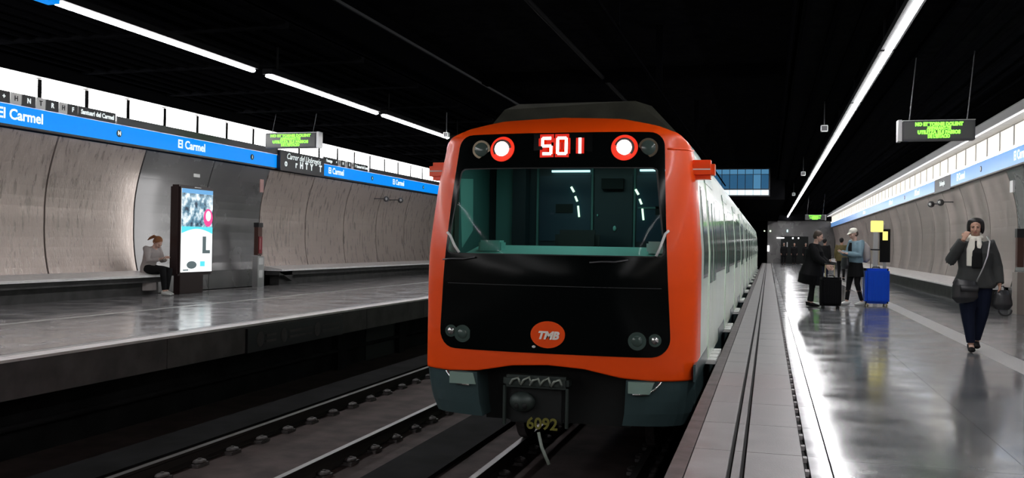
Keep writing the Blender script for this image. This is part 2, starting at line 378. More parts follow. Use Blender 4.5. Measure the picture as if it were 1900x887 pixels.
band(-1, LX, 25.02, 35.4, 3.27, 3.63, 'blue', 'blue band reading El Carmel between the black route sign and train', [('t', 26.0, 'El Carmel'), ('i', 28.7, 'i'), ('t', 31.0, 'El Carmel'), ('i', 33.5, 'i')])
bk = band(-1, LX+.1, 22.42, 25.0, 3.25, 3.78, 'signblack', 'black route sign with white lettering between two blue bands', [])
text('Carrer del Llobregós', .235, 'white', bk, (LX+.108, 23.75, 3.63), (0, 1, 0), ZD, shear=.35, name='lettering')
for y, s in [(22.72, 'o'), (23.3, 'r'), (23.6, 'H'), (23.9, 'T'), (24.2, 'Y'), (24.75, 'T')]: text(s, .26, 'white', bk, (LX+.108, y, 3.43), (0, 1, 0), ZD, name='pictogram', bold=.01)
bks = band(-1, LX+.1, 35.42, 38, 3.25, 3.75, 'signblack', 'far black route sign on the left wall beside the train', [])
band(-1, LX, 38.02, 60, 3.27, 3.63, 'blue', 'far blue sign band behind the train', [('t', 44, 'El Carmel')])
# direction tags standing on top of the left bands
def tags(y0, items, label):
    t = thing('direction_sign', label, 'sign', (LX, y0, 3.66))
    for y, L, m_, s in items:
        B('tag_plate', m_, t, LX-.01, LX+.03, y, y+L, 3.64, 3.85)
        if s: text(s, .13, 'white' if m_ == 'signblack' else 'signblack', t, (LX+.036, y+L/2, 3.745), (0, 1, 0), ZD, name='lettering', bold=.003, sx=.9)
T1 = [(0, .95, 'signblack', 'Passatge'), (.97, .3, 'signblack', '+'), (1.29, .26, 'whitep', 'H'), (1.57, .34, 'signblack', 'N'), (1.93, .24, 'whitep', 'T'), (2.19, .34, 'signblack', 'R'), (2.55, .22, 'whitep', 'H'), (2.79, .28, 'signblack', 'F'), (3.1, 1.15, 'signblack', 'Santuari del Carmel')]
tags(12.0, [(12.0+(y*.92), L*.92, m_, s) for y, L, m_, s in T1], 'black and white exit direction plates at the upper left corner')
tags(25.1, [(25.1+(y*.75), L*.75, m_, s) for y, L, m_, s in T1], 'small exit direction plates beside the black route sign')
ls = thing('cable_tray', 'dark strip above the blue band over the totem', 'cable tray', (LX, 16, 3.66)); B('tray', 'greyd', ls, LX, LX+.03, 15.95, 22.4, 3.64, 3.80)
ls = thing('cable_tray', 'far dark strip above the blue band near the train', 'cable tray', (LX, 28.4, 3.66)); B('tray', 'greyd', ls, LX, LX+.03, 28.4, 35.4, 3.64, 3.78)
RX = 4.93
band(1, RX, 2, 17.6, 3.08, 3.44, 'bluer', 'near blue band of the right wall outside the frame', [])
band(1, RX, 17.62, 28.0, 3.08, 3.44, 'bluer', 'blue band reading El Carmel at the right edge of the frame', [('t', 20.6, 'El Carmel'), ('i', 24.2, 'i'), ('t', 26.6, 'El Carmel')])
bb = band(1, RX, 28.02, 30.6, 3.06, 3.46, 'greyd', 'grey route sign between two blue bands on the right wall', [])
text('Llobregós', .2, 'white', bb, (RX-.006, 29.3, 3.26), (0, -1, 0), ZD)
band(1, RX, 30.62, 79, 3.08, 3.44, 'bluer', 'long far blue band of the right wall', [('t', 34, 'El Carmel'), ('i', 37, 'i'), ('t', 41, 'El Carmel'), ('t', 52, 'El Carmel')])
cove = thing('cove_lamp', 'white cove lamp line on top of the right blue band', 'light', (RX, 10, 3.47)); B('tube', 'coveR', cove, RX+.0, RX+.05, Y0S, 79, 3.445, 3.49)

# ceiling ---------------------------------------------------------------
ce = tag(B('ceiling', 'black', None, -13.9, -6.85, Y0S, Y1S, 4.5, 4.7), 'black ceiling', kind='structure')
B('ceiling_plate', 'black', ce, .35, 5.3, Y0S, Y1S, 4.5, 4.7)
B('ceiling_plate', 'black', ce, -6.9, .4, Y0S, Y1S+40, 5.4, 5.6)
B('ceiling_step', 'slat', ce, -6.9, -6.82, Y0S, Y1S, 4.5, 5.4)
B('ceiling_step', 'slat', ce, .32, .4, Y0S, Y1S, 4.5, 5.4)
B('step_edge', 'greyd', ce, -6.82, -6.78, Y0S, Y1S, 5.14, 5.19)
src = B('ceiling_slat', 'slat', ce, -12.6, -12.55, Y0S, Y1S, 4.42, 4.5)
for k in range(1, 16): inst(src, ce, (.36*k, 0, 0))
for k in range(12): inst(src, ce, (13.05+.36*k, 0, 0))
src = B('cross_joint', 'black', ce, -12.8, -6.9, 9.3, 9.4, 4.40, 4.5)
for k in range(1, 26): inst(src, ce, (0, 2.6*k, 0))
MB().tube([(-3.8, Y0S, 5.2), (-3.8, 70, 5.2)], .045).build('ceiling_conduit', 'hang', ce)
MB().tube([(-2.02, Y0S, 4.2), (-2.02, 90, 4.2)], .03).build('conductor_rail', 'slat', ce)
B('cross_beam', 'slat', ce, -6.8, .3, 21.0, 21.4, 5.15, 5.4)
for y in (12, 17, 26, 31): B('conductor_hanger', 'slat', ce, -2.08, -1.96, y, y+.1, 4.2, 5.4)

# linear lights ----------------------------------------------------------
def light_line(x, z, segs, label):
    t = thing('linear_light', label, 'light', (x, segs[0][0], z))
    for a, b in segs:
        B('housing', 'hang', t, x-.09, x+.09, a, b, z+.035, z+.12)
        n = max(1, round((b-a)/1.28)); L = (b-a)/n
        for k in range(n): MB().loft([(x, a+k*L+.02, z+.01), (x, a+(k+1)*L-.02, z+.01)], [(.045, .028)]*2, (1, 0, 0), 10).build('tube', 'tube', t)
        for k in range(0, n, 3): B('hanger', 'hang', t, x-.012, x+.012, a+k*L+.3, a+k*L+.33, z+.12, 4.5)
    return t
light_line(-7.82, 3.9, [(-22, -8), (-7.5, 7.4), (8.45, 12.55), (12.95, 17.2), (17.5, 21.5), (21.9, 26), (26.3, 34)], 'broken line of fluorescent tubes over the left platform edge')
light_line(1.5, 3.9, [(-24, -12), (-11.8, -3.2), (-3, 2.6), (2.8, 8.0), (8.2, 13.0), (13.1, 17.55), (17.65, 35), (35.1, 60), (60.1, 79.5)], 'long bright line of fluorescent tubes over the right platform')
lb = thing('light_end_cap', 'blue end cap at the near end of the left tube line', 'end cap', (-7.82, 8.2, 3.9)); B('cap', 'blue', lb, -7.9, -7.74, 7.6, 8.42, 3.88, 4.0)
def camera_unit(x, y, z, label, s=1):
    t = thing('loudspeaker_box', label, 'speaker', (x, y, z), group=None)
    B('frame', 'whitep', t, x-.075*s, x-.06*s, y, y+.12, z-.07*s, z+.07*s); B('frame', 'whitep', t, x+.06*s, x+.075*s, y, y+.12, z-.07*s, z+.07*s)
    B('frame', 'whitep', t, x-.075*s, x+.075*s, y, y+.12, z+.055*s, z+.07*s); B('frame', 'whitep', t, x-.075*s, x+.075*s, y, y+.12, z-.07*s, z-.055*s)
    B('body', 'greyd', t, x-.06*s, x+.06*s, y+.02, y+.14, z-.055*s, z+.055*s)
    B('hanger', 'greyd', t, x-.01, x+.01, y+.05, y+.07, z+.07*s, 4.5)
camera_unit(1.14, 20.9, 3.9, 'nearest small box hanging left of the right tube line')
camera_unit(1.14, 33.4, 3.9, 'second small box hanging left of the right tube line')
camera_unit(1.14, 46, 3.9, 'farthest small box hanging left of the right tube line')
camera_unit(-7.55, 20.6, 3.88, 'small box beside the left tube line near the train', .8)

# LED signs --------------------------------------------------------------
LED = ['NO ET TORNIS DOLENT', 'AMPARANT-TE', 'UTILITZA ELS PASSOS', 'DE L\'ESTACIO']
def led_sign(x, y, z0, z1, hw, label, plate, s=1.0):
    t = thing('led_sign', label, 'sign', (x, y, z0)); h = z1-z0
    MB().box(x-hw, x+hw, y, y+.18, z0, z1).build('case', 'greyd', t, bevel=.01)
    B('face', 'ledface', t, x-hw+.03, x+hw-.03, y-.008, y, z0+.03, z1-.03)
    B('top_trim', 'alu', t, x-hw, x+hw, y-.012, y+.18, z1, z1+.012)
    for i, (l, sx) in enumerate(zip(LED, (1.0, .82, 1.02, .82))):
        o = text(l, h*.235, 'green', t, (x, y-.014, z1-h*(.19+.205*i)), XD, ZD, bold=.006, sx=sx*s*hw/.66*1.05, name='led_text')
    px = x+plate*(hw+.045); B('end_plate', 'alu', t, px-.03, px+.03, y-.02, y+.2, z0-.01, z1+.02)
    for k in (-1, 1): MB().tube([(x+k*hw*.8, y+.09, z1), (x+k*hw*.8+.1, y+.09, 4.5)], .008).build('suspension_rod', 'greyd', t)
    return t
led_sign(2.63, 16, 3.05, 3.37, .54, 'green lettered led sign hanging over the right platform', -1)
led_sign(-11.68, 20.5, 3.60, 3.98, .72, 'green lettered led sign hanging over the left platform', 1)
led_sign(2.6, 56, 2.96, 3.26, .55, 'tiny green led sign far down the right platform', 1)

# control room window, mezzanine, end of the station ------------------------
mz = tag(B('wall_mezzanine', 'black', None, -6.8, .7, 44.3, 80, 3.55, 5.4), 'dark mezzanine box over the tracks', kind='structure')
M['pane'] = mat('blue lit control room glass', (.01, .03, .06), .1, emit=(.05, .19, .38), es=.42, noise=0)
M['pane2'] = mat('paler blue lit glass', (.01, .03, .06), .1, emit=(.10, .30, .52), es=.6)
M['panew'] = emis('lit white blind', (.72, .9, 1), 1.1)
wn = thing('window_1', 'blue lit control room window above the train', None, (-1.2, 44.2, 3.7), kind='structure')
for i in range(8):
    x = -2.9+i*.36
    B('pane', 'pane2' if i == 6 else 'pane', wn, x+.01, x+.34, 44.22, 44.26, 4.06, 4.72); B('pane', 'pane2', wn, x+.01, x+.34, 44.22, 44.26, 4.75, 4.97)
    if i > 0: B('blind', 'panew', wn, x+.005, x+.35, 44.2, 44.26, 3.76, 4.0)
B('frame', 'greyd', wn, -2.95, .03, 44.24, 44.3, 3.7, 5.02)
ew = tag(B('wall_end', 'wflat', None, .62, 5.3, 80, 80.3, -.1, 4.6), 'grey end wall of the right platform', kind='structure')
B('beam', 'slat', ew, .4, 5.0, 78.6, 80, 3.62, 4.5)
tag(B('wall_tunnel', 'under', None, -13.9, -6.8, 80, 80.3, -1.4, 4.7), 'dark wall closing the left platform', kind='structure')
tag(B('wall_tunnel_back', 'under', None, -7, .7, 118, 118.5, -1.4, 5.4), 'black tunnel mouth', kind='structure')
B('pier', 'wflat', ew, -.1, .62, 79.5, 80.2, -.1, 3.62)
B('passage', 'under', ew, 1.0, 3.2, 79.96, 79.99, 0, 2.3)
for x, z, w_, h_, m_ in [(-.45+.1, 2.72, .1, .1, 'streak'), (.12, 2.72, .13, .13, 'streak'), (1.5, 2.75, .1, .2, 'paleglow'), (.95, 2.15, .6, .1, 'lipglow'), (1.95, 2.15, .1, .12, 'lipglow'), (2.4, 2.15, .1, .1, 'lipglow'), (-.02, 1.25, .14, .5, 'lipglow'), (1.25, 1.5, .1, .5, 'whitep'), (1.5, 1.6, .08, .4, 'whitep')]:
    sg = thing('wall_lamp' if m_ != 'whitep' else 'notice', None, 'light' if m_ != 'whitep' else 'notice', (x, 79.4, z)); B('face', m_, sg, x-w_/2, x+w_/2, 79.35, 79.45, z-h_/2, z+h_/2)
    sg['label'] = {(-.35): 'warm tiny lamp left of the pier at the far end', (.12): 'warm tiny lamp on the far pier', 1.5: 'small bluish item high on the far end wall' if z > 2 else 'narrow white notice right in the far passage', .95: 'wide white lit strip over the far passage',
                   1.95: 'small white lit square over the far passage', 2.4: 'rightmost small lit square over the far passage', -.02: 'upright lit notice low on the far pier', 1.25: 'narrow white notice left in the far passage'}[round(x, 2)]

# ------------------------------------------------------------------ the train
XC, YN, YO = -2.0, 8.36, 9.2          # centre line, nose, end of the orange shell
def interp(t, tab):
    if t <= tab[0][0]: return tab[0][1]
    for (a, b), (c, d) in zip(tab, tab[1:]):
        if t <= c: return b+(d-b)*(t-a)/(c-a)
    return tab[-1][1]
def wid(z): return interp(z, [(-.5, 1.26), (-.3, 1.33), (0, 1.36), (1.2, 1.36), (1.9, 1.31), (2.18, 1.268)])
def lean(z):
    s = .24*(max(0, z-.9)/1.4)**1.5
    if z > 2.3: s += .22*((z-2.3)/.23)**2
    if z < 0: s += .10*(-z/.45)**1.5
    return s
def F(x, z):
    t = min(1, abs(x)/wid(z)); return YN+lean(z)+.45*(1-(1-t**2.6)**(1/2.6))
def body_outline(n=240, c=(0, 1.2), bottom=True):
    pts = [(-1.36, 0), (-1.36, 1.2), (-1.31, 1.9), (-1.268, 2.18), (-1.24, 2.26), (-1.16, 2.34), (-.95, 2.42), (-.6, 2.50), (0, 2.53)]
    pts += [(-x, z) for x, z in pts[:-1]][::-1]
    pts += [(1.0, .0), (.7, .02), (.35, .09), (0, .11), (-.35, .09), (-.7, .02), (-1.0, 0)]
    return ray_out(pts, n, c)
def ray_out(pts, n, c):
    out = []
    for i in range(n):
        a = 2*math.pi*i/n+.003; dx, dz = math.cos(a), math.sin(a); best = None
        for (x0, z0), (x1, z1) in zip(pts, pts[1:]+pts[:1]):
            ex, ez = x1-x0, z1-z0; den = dx*ez-dz*ex
            if abs(den) < 1e-12: continue
            t = ((x0-c[0])*ez-(z0-c[1])*ex)/den; u = ((x0-c[0])*dz-(z0-c[1])*dx)/den
            if t > 0 and -1e-6 <= u <= 1+1e-6 and (best is None or t < best): best = t
        out.append((c[0]+dx*best, c[1]+dz*best))
    return out
def rrect(hw0, z0, hw1, z1, r0, r1, arch=0):
    """trapezoid: half width hw0 at z0, hw1 at z1, rounded corners"""
    P = []
    for sx, z, hw, r, a0 in [(1, z0, hw0, r0, -90), (1, z1, hw1, r1, 0), (-1, z1, hw1, r1, 90), (-1, z0, hw0, r0, 180)]:
        cx = sx*(hw-r); cz = z+r if z == z0 else z-r
        for k in range(9):
            a = math.radians(a0+k*90/8); P.append((cx+r*math.cos(a), cz+r*math.sin(a)))
    if arch: P = [(x, z+(arch*(1-(x/hw1)**2) if z > (z0+z1)/2 else 0)) for x, z in P]
    return P
def ring(A, Bo, K, off=0, y=None):
    vs = []; fs = []; n = len(A)
    for k in range(K+1):
        t = k/K
        for (ax, az), (bx, bz) in zip(A, Bo):
            x = ax+(bx-ax)*t; z = az+(bz-az)*t; vs.append((XC+x, F(x, z)+off, z))
    for k in range(K):
        for i in range(n): fs.append((k*n+i, k*n+(i+1) % n, (k+1)*n+(i+1) % n, (k+1)*n+i))
    return vs, fs
tr = thing('metro_train', 'orange fronted metro train with black mask showing 501 standing in the station', 'train', (XC, 9, -1.05))
mask = rrect(1.135, .22, 1.035, 2.34, .17, .13, .03); ws = rrect(1.075, 1.15, .985, 2.0, .05, .05)
C0, C1 = (0, 1.2), (0, 1.55); N = 240
mo0, bo = ray_out(mask, N, C0), body_outline()
mb = MB(); vs, fs = ring(mo0, bo, 14); k0 = len(vs)-N
# carry the outer edge back to the plane y = YO
for j in range(1, 5):
    for i, (x, z) in enumerate(bo):
        yf = F(x, z); vs.append((XC+x, yf+(YO-yf)*j/4, z))
    b0 = k0+(j-1)*N; 
    for i in range(N): fs.append((b0+i, b0+(i+1) % N, b0+N+(i+1) % N, b0+N+i))
mb.add(vs, fs).build('front_shell', 'orange', tr, smooth=True)
mo1, wo = ray_out(mask, N, C1), ray_out(ws, N, C1)
mb = MB(); vs, fs = ring(wo, mo1, 8, -.008); mb.add(vs, fs).build('front_mask', 'tblack', tr, smooth=True)
mb = MB(); vs, fs = ring([(x*.995, 1.55+(z-1.55)*.99) for x, z in wo], [(x*.02, 1.55+(z-1.55)*.02) for x, z in wo], 8, .004); mb.add(vs, fs).build('windscreen', 'wglass', tr, smooth=True)
mb = MB(); vs, fs = ring(wo, [(x*.985, 1.55+(z-1.55)*.975) for x, z in wo], 1, -.011); mb.add(vs, fs).build('windscreen_gasket', 'gasket', tr, smooth=True)
# seams in the orange shell: upper bright seam and side panel joint
def onface(x, z, off=-.015): return (XC+x, F(x, z)+off, z)
seam = MB(); seam.tube([(XC+x, F(x, 2.19)-.004, 2.185+.02*(x-1.05)) for x in [1.06, 1.12, 1.18, 1.23, 1.262]]+[(XC+1.27, YO-.05, 2.21)], .009, 6); seam.build('shell_seam', 'orange', tr, smooth=True)
# lamps
def lamp(x, z, r, lit):
    o = MB().disc(onface(x, z, -.012), r*1.08, 'y', .03).build('lamp_rim', 'lensrim' if not lit else 'gasket', tr)
    if lit:
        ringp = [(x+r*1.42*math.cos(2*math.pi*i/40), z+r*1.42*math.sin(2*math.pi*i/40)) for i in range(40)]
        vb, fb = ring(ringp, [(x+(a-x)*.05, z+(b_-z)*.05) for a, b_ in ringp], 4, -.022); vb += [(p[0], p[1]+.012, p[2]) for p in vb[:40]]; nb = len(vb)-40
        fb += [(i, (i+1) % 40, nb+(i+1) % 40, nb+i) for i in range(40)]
        MB().add(vb, fb).build('lamp_halo', 'redlampglow', o); MB().ell(onface(x, z, -.038), (r*.82, .014, r*.82)).build('lamp_bulb', 'redlamp', o, smooth=True)  # the lamp's red bloom is modelled as a glowing disc behind the bulb
    else:
        MB().ell(onface(x, z, -.02), (r*.9, .02, r*.9)).build('lamp_lens', 'lens', o, smooth=True)
    return o
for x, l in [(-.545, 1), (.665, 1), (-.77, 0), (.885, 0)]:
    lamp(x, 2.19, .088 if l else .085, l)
for x, z, r in [(-1.0, .39, .06), (-.87, .37, .085), (.84, .37, .085), (1.0, .38, .06)]:
    o = MB().disc(onface(x, z, -.012), r, 'y', .02).build('headlamp', 'lens', tr); MB().ell(onface(x, z, -.022), (r*.6, .015, r*.6)).build('reflector', 'chrome' if r < .07 else 'lens', o, smooth=True)
MB().ell(onface(-.135, .28, -.012), (.018, .012, .014)).build('marker_stud', 'whitep', tr, smooth=True)
# route number display
dsp = MB().box(XC-.22, XC+.36, F(0, 2.2)-.014, F(0, 2.2)+.05, 2.08, 2.33).build('number_display', 'tblack', tr)
def seg7(ch, x, z, w_, h_, th, grow=0):
    mb = MB(); y = F(0, 2.2)-.030; segs = {'5': 'afgcd', '0': 'abcdef', '1': 'bc'}[ch]
    t = th/2+grow; H = h_/2
    R = {'a': (x-w_/2-grow, x+w_/2+grow, z+H-t, z+H+t), 'd': (x-w_/2-grow, x+w_/2+grow, z-H-t, z-H+t), 'g': (x-w_/2, x+w_/2, z-t, z+t),
         'f': (x-w_/2-t, x-w_/2+t, z, z+H), 'b': (x+w_/2-t, x+w_/2+t, z, z+H), 'e': (x-w_/2-t, x-w_/2+t, z-H, z), 'c': (x+w_/2-t, x+w_/2+t, z-H, z)}
    for s in segs:
        a, b, c, d = R[s]; dy = .004 if grow == 0 else .0; mb.box(a, b, y-dy-.002, y-dy+.002+.004, c, d)
    return mb
for ch, x in (('5', -.085), ('0', .065), ('1', .20)):
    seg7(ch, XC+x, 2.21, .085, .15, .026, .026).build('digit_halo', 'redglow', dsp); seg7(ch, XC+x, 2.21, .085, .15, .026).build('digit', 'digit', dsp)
# emblem
em = MB(); c = Vector(onface(0, .40, -.012)); em.prism([(c.x+.17*math.cos(a)*math.cos(.25)-.125*math.sin(a)*math.sin(.25)+.0, c.z+.17*math.cos(a)*math.sin(.25)*.6+.125*math.sin(a)) for a in [2*math.pi*i/32 for i in range(32)]], 'y', c.y-.006, c.y+.006)
emb = em.build('emblem', 'orange', tr); text('TMB', .10, 'logow', emb, (XC, c.y-.009, .39), XD, ZD, shear=.3, bold=.005, sx=1.05)
# grab handles, wipers
for pts in ([(-1.075, 1.36), (-1.04, 1.33), (-.98, 1.23), (-.925, 1.165)], [(1.105, 1.40), (1.075, 1.37), (1.035, 1.25), (1.0, 1.16)]):
    MB().tube([onface(x, z, -.035) for x, z in pts], .013, 8).build('grab_handle', 'whitep', tr, smooth=True)
for sx in (-1, 1):
    wp = MB().tube([onface(sx*.75+a, 1.12-b, -.03) for a, b in [(0, 0), (-.12, .02), (-.25, .02), (-.36, .03)]], .008, 6).build('wiper', 'greyd', tr, smooth=True)
MB().tube([onface(x, .86, -.009) for x in [-1.05+.1*i for i in range(22)]], .003, 5).build('mask_seam', 'greyd', tr)
# side cameras/mirrors
for sx, mt_, y in ((1, 'orange', 8.92), (-1, 'orange', 8.92)):
    p = MB(); xa, xb_ = (XC+1.24, XC+1.49) if sx > 0 else (XC-1.46, XC-1.24); p.box(xa, xb_, y, y+.22, 1.915, 2.10)
    mi = p.build('camera_pod', mt_, tr, bevel=.04); MB().box(*(sorted((XC+sx*1.27, XC+sx*1.45))), y-.004, y+.01, 2.00, 2.012).build('pod_seam', 'whitep', mi)
# skirts at the front corners
def skirt(xa, xb):
    mb = MB(); n = 10; zs = [0.0+(.012 if 0 else 0), -.1, -.2, -.32, -.44]; vs = []; fs = []
    xs = [xa+(xb-xa)*i/n for i in range(n+1)]
    def taper(x, z): return x*wid(z)/1.36
    for z in zs:
        for x in xs:
            X = taper(x, z); vs.append((XC+X, F(min(abs(x), 1.355), 0)+lean(z)*.8+.02, z))
        for x in xs[::-1]: vs.append((XC+taper(x, z)*.97, YO+.0, z))
    m_ = 2*(n+1)
    for k in range(len(zs)-1):
        for i in range(m_): fs.append((k*m_+i, k*m_+(i+1) % m_, (k+1)*m_+(i+1) % m_, (k+1)*m_+i))
    fs += [tuple(range(m_)), tuple(range((len(zs)-1)*m_, len(zs)*m_))]
    return mb.add(vs, fs)
for a, b in ((-1.355, -.72), (.74, 1.355)):
    sk = skirt(a, b).build('corner_skirt', 'tskirt', tr)
    s = 1 if a > 0 else -1
    pts = [(s*1.06, -.01), (s*1.0, -.08), (s*.93, -.125), (s*.8, -.13)]
    MB().tube([(XC+x, F(x, 0)+.012, z) for x, z in pts], .012, 6).build('step_rim', 'chrome', sk, smooth=True)
    q = MB(); x0, x1 = sorted((s*.76, s*1.0)); q.prism([(XC+x0, -.012), (XC+x1, -.012), (XC+x1*.96, -.12), (XC+x0, -.12)], 'y', F(.8, 0)-.0, F(.8, 0)+.1); q.build('step_plate', 'tskirtl', sk)
# coupler in the dark bay
B('coupler_bay', 'under', tr, XC-.72, XC+.74, 8.75, 9.1, -.5, .05)
cpl = MB().box(XC-.42, XC+.13, 8.50, 8.80, -.48, -.12).build('coupler_box', 'under', tr, bevel=.02)
MB().box(XC-.46, XC+.19, 8.42, 8.62, -.13, -.01).build('coupler_cover', 'coupler', cpl, bevel=.03)
for i, x in enumerate((-.38, -.27, -.18, -.08, .03)): MB().tube([(XC+x, 8.42, -.10), (XC+x+.03, 8.39, -.05), (XC+x+.08, 8.4, -.03+.01*(i % 2)), (XC+x+.1, 8.42, -.09)], .014, 6).build('hose_loop', 'couplerl', cpl, smooth=True)
MB().ell((XC-.27, 8.47, -.27), (.13, .08, .10)).build('coupling_cone', 'coupler', cpl, smooth=True)
for x in (-.31, -.23): MB().ell((XC+x, 8.41, -.30), (.026, .03, .032)).build('coupling_socket', 'under', cpl, smooth=True)
for x in (-.45, .17): MB().tube([(XC+x, 8.47, -.12), (XC+x, 8.47, -.5)], .018).build('bracket', 'coupler', cpl)
text('6092', .155, 'yellowp', cpl, (XC-.07, 8.46, -.475), XD, ZD, bold=.004, name='unit_number')
MB().tube([(XC-.10, 8.45, -.55), (XC-.06, 8.42, -.68), (XC+.02, 8.4, -.84)], .016).build('hanging_hose', 'couplerl', cpl, smooth=True)
# cab interior
CY = 10.35
cab = B('cab_wall', 'cabdark', tr, XC-1.27, XC+1.22, CY, CY+.05, .2, 2.25)
B('cab_side_lining', 'cabteal', cab, XC-1.27, XC-1.22, 9.25, CY, .2, 2.25); B('cab_side_lining', 'cabteal', cab, XC+1.2, XC+1.25, 9.25, CY, .2, 2.25)
MB().prism([(9.25, 1.95), (9.7, 1.98), (9.72, 1.4), (9.35, 1.2)], 'x', XC-1.225, XC-1.215).build('side_window', 'cabteal2', cab)
B('cab_ceiling', 'cabteal', cab, XC-1.2, XC+1.2, 9.0, CY, 2.24, 2.27); B('cab_floor', 'under', cab, XC-1.27, XC+1.24, 9.0, CY, .15, .2)
B('cab_pillar', 'cabteal', cab, XC-1.1, XC-.90, CY-.12, CY-.02, .2, 2.24); B('dark_locker', 'cabdark', cab, XC-.88, XC-.72, CY-.2, CY-.02, .2, 2.24)
for x in (-.62, .03, .52, 1.14): B('door_post', 'cabteal', cab, XC+x-.012, XC+x+.012, CY-.03, CY, .9, 2.2)
for a, b in ((-.6, .01), (.54, 1.12)): B('partition_window', 'cabblue', cab, XC+a, XC+b, CY-.012, CY-.004, 1.3, 2.06)
B('door_leaf', 'cabdark', cab, XC+.06, XC+.5, CY-.035, CY-.005, .9, 2.06); B('destination_box', 'under', cab, XC+.15, XC+.4, CY-.12, CY-.03, 1.9, 2.02)
B('window_crossbar', 'cabteal', cab, XC+.56, XC+1.12, CY-.03, CY-.01, 1.68, 1.70)
for x, z in ((-.3, 1.68), (.86, 1.66)): B('dark_plate', 'under', cab, XC+x-.1, XC+x+.1, CY-.03, CY-.012, z-.05, z+.05)
for a, b, z in ((-.45, .0, 2.10), (.58, 1.12, 2.105)): B('reflection_bar', 'paleglow', cab, XC+a, XC+b, CY-.05, CY-.02, z, z+.022)  # glowing bars stand in for ceiling lamp reflections in the glass
for x, z, r in ((.30, 1.45, .02), (.1, 1.6, .01)): MB().ell((XC+x, CY-.05, z), (r, .015, r*1.6)).build('door_knob', 'cabteal2', cab, smooth=True)
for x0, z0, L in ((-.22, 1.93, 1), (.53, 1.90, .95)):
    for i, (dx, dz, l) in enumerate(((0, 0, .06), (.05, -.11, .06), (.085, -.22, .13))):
        MB().tube([(XC+x0+dx*L, CY-.03, z0+dz), (XC+x0+dx*L+.035-.01*i, CY-.03, z0+dz-l)], .013-.001*i, 6).build('reflection_streak', 'streak', cab)  # short glowing tubes stand in for light streaks reflected in the partition glass
dsh = MB().prism([(8.95, 1.14), (9.55, 1.24), (9.6, 1.1), (8.95, .9)], 'x', XC-1.06, XC+1.06).build('dashboard', 'cabteal2', tr)
MB().box(XC+.82, XC+1.02, 9.1, 9.3, 1.18, 1.30).build('control_box', 'whitep', dsh, bevel=.02)
MB().box(XC-.95, XC-.7, 9.1, 9.3, 1.16, 1.29).build('control_box', 'cabteal2', dsh, bevel=.02)
cl = bpy.data.lights.new('cab_fill_light', 'AREA'); cl.shape = 'RECTANGLE'; cl.size = 1.6; cl.size_y = .15; cl.energy = 5; cl.color = (.75, 1, .95)  # added fill light without a fixture, brightens the cab panels
clo = bpy.data.objects.new('cab_fill_light', cl); COL.objects.link(clo); clo.parent = tr; clo.location = Vector((XC, 9.45, 2.22))-wl(tr)
st = MB().box(XC-.28, XC+.22, 9.75, 9.87, .7, 1.42).build('driver_seat', 'gasket', tr, bevel=.05); MB().box(XC-.28, XC+.22, 9.5, 9.9, .6, .74).build('seat_cushion', 'gasket', st, bevel=.04)
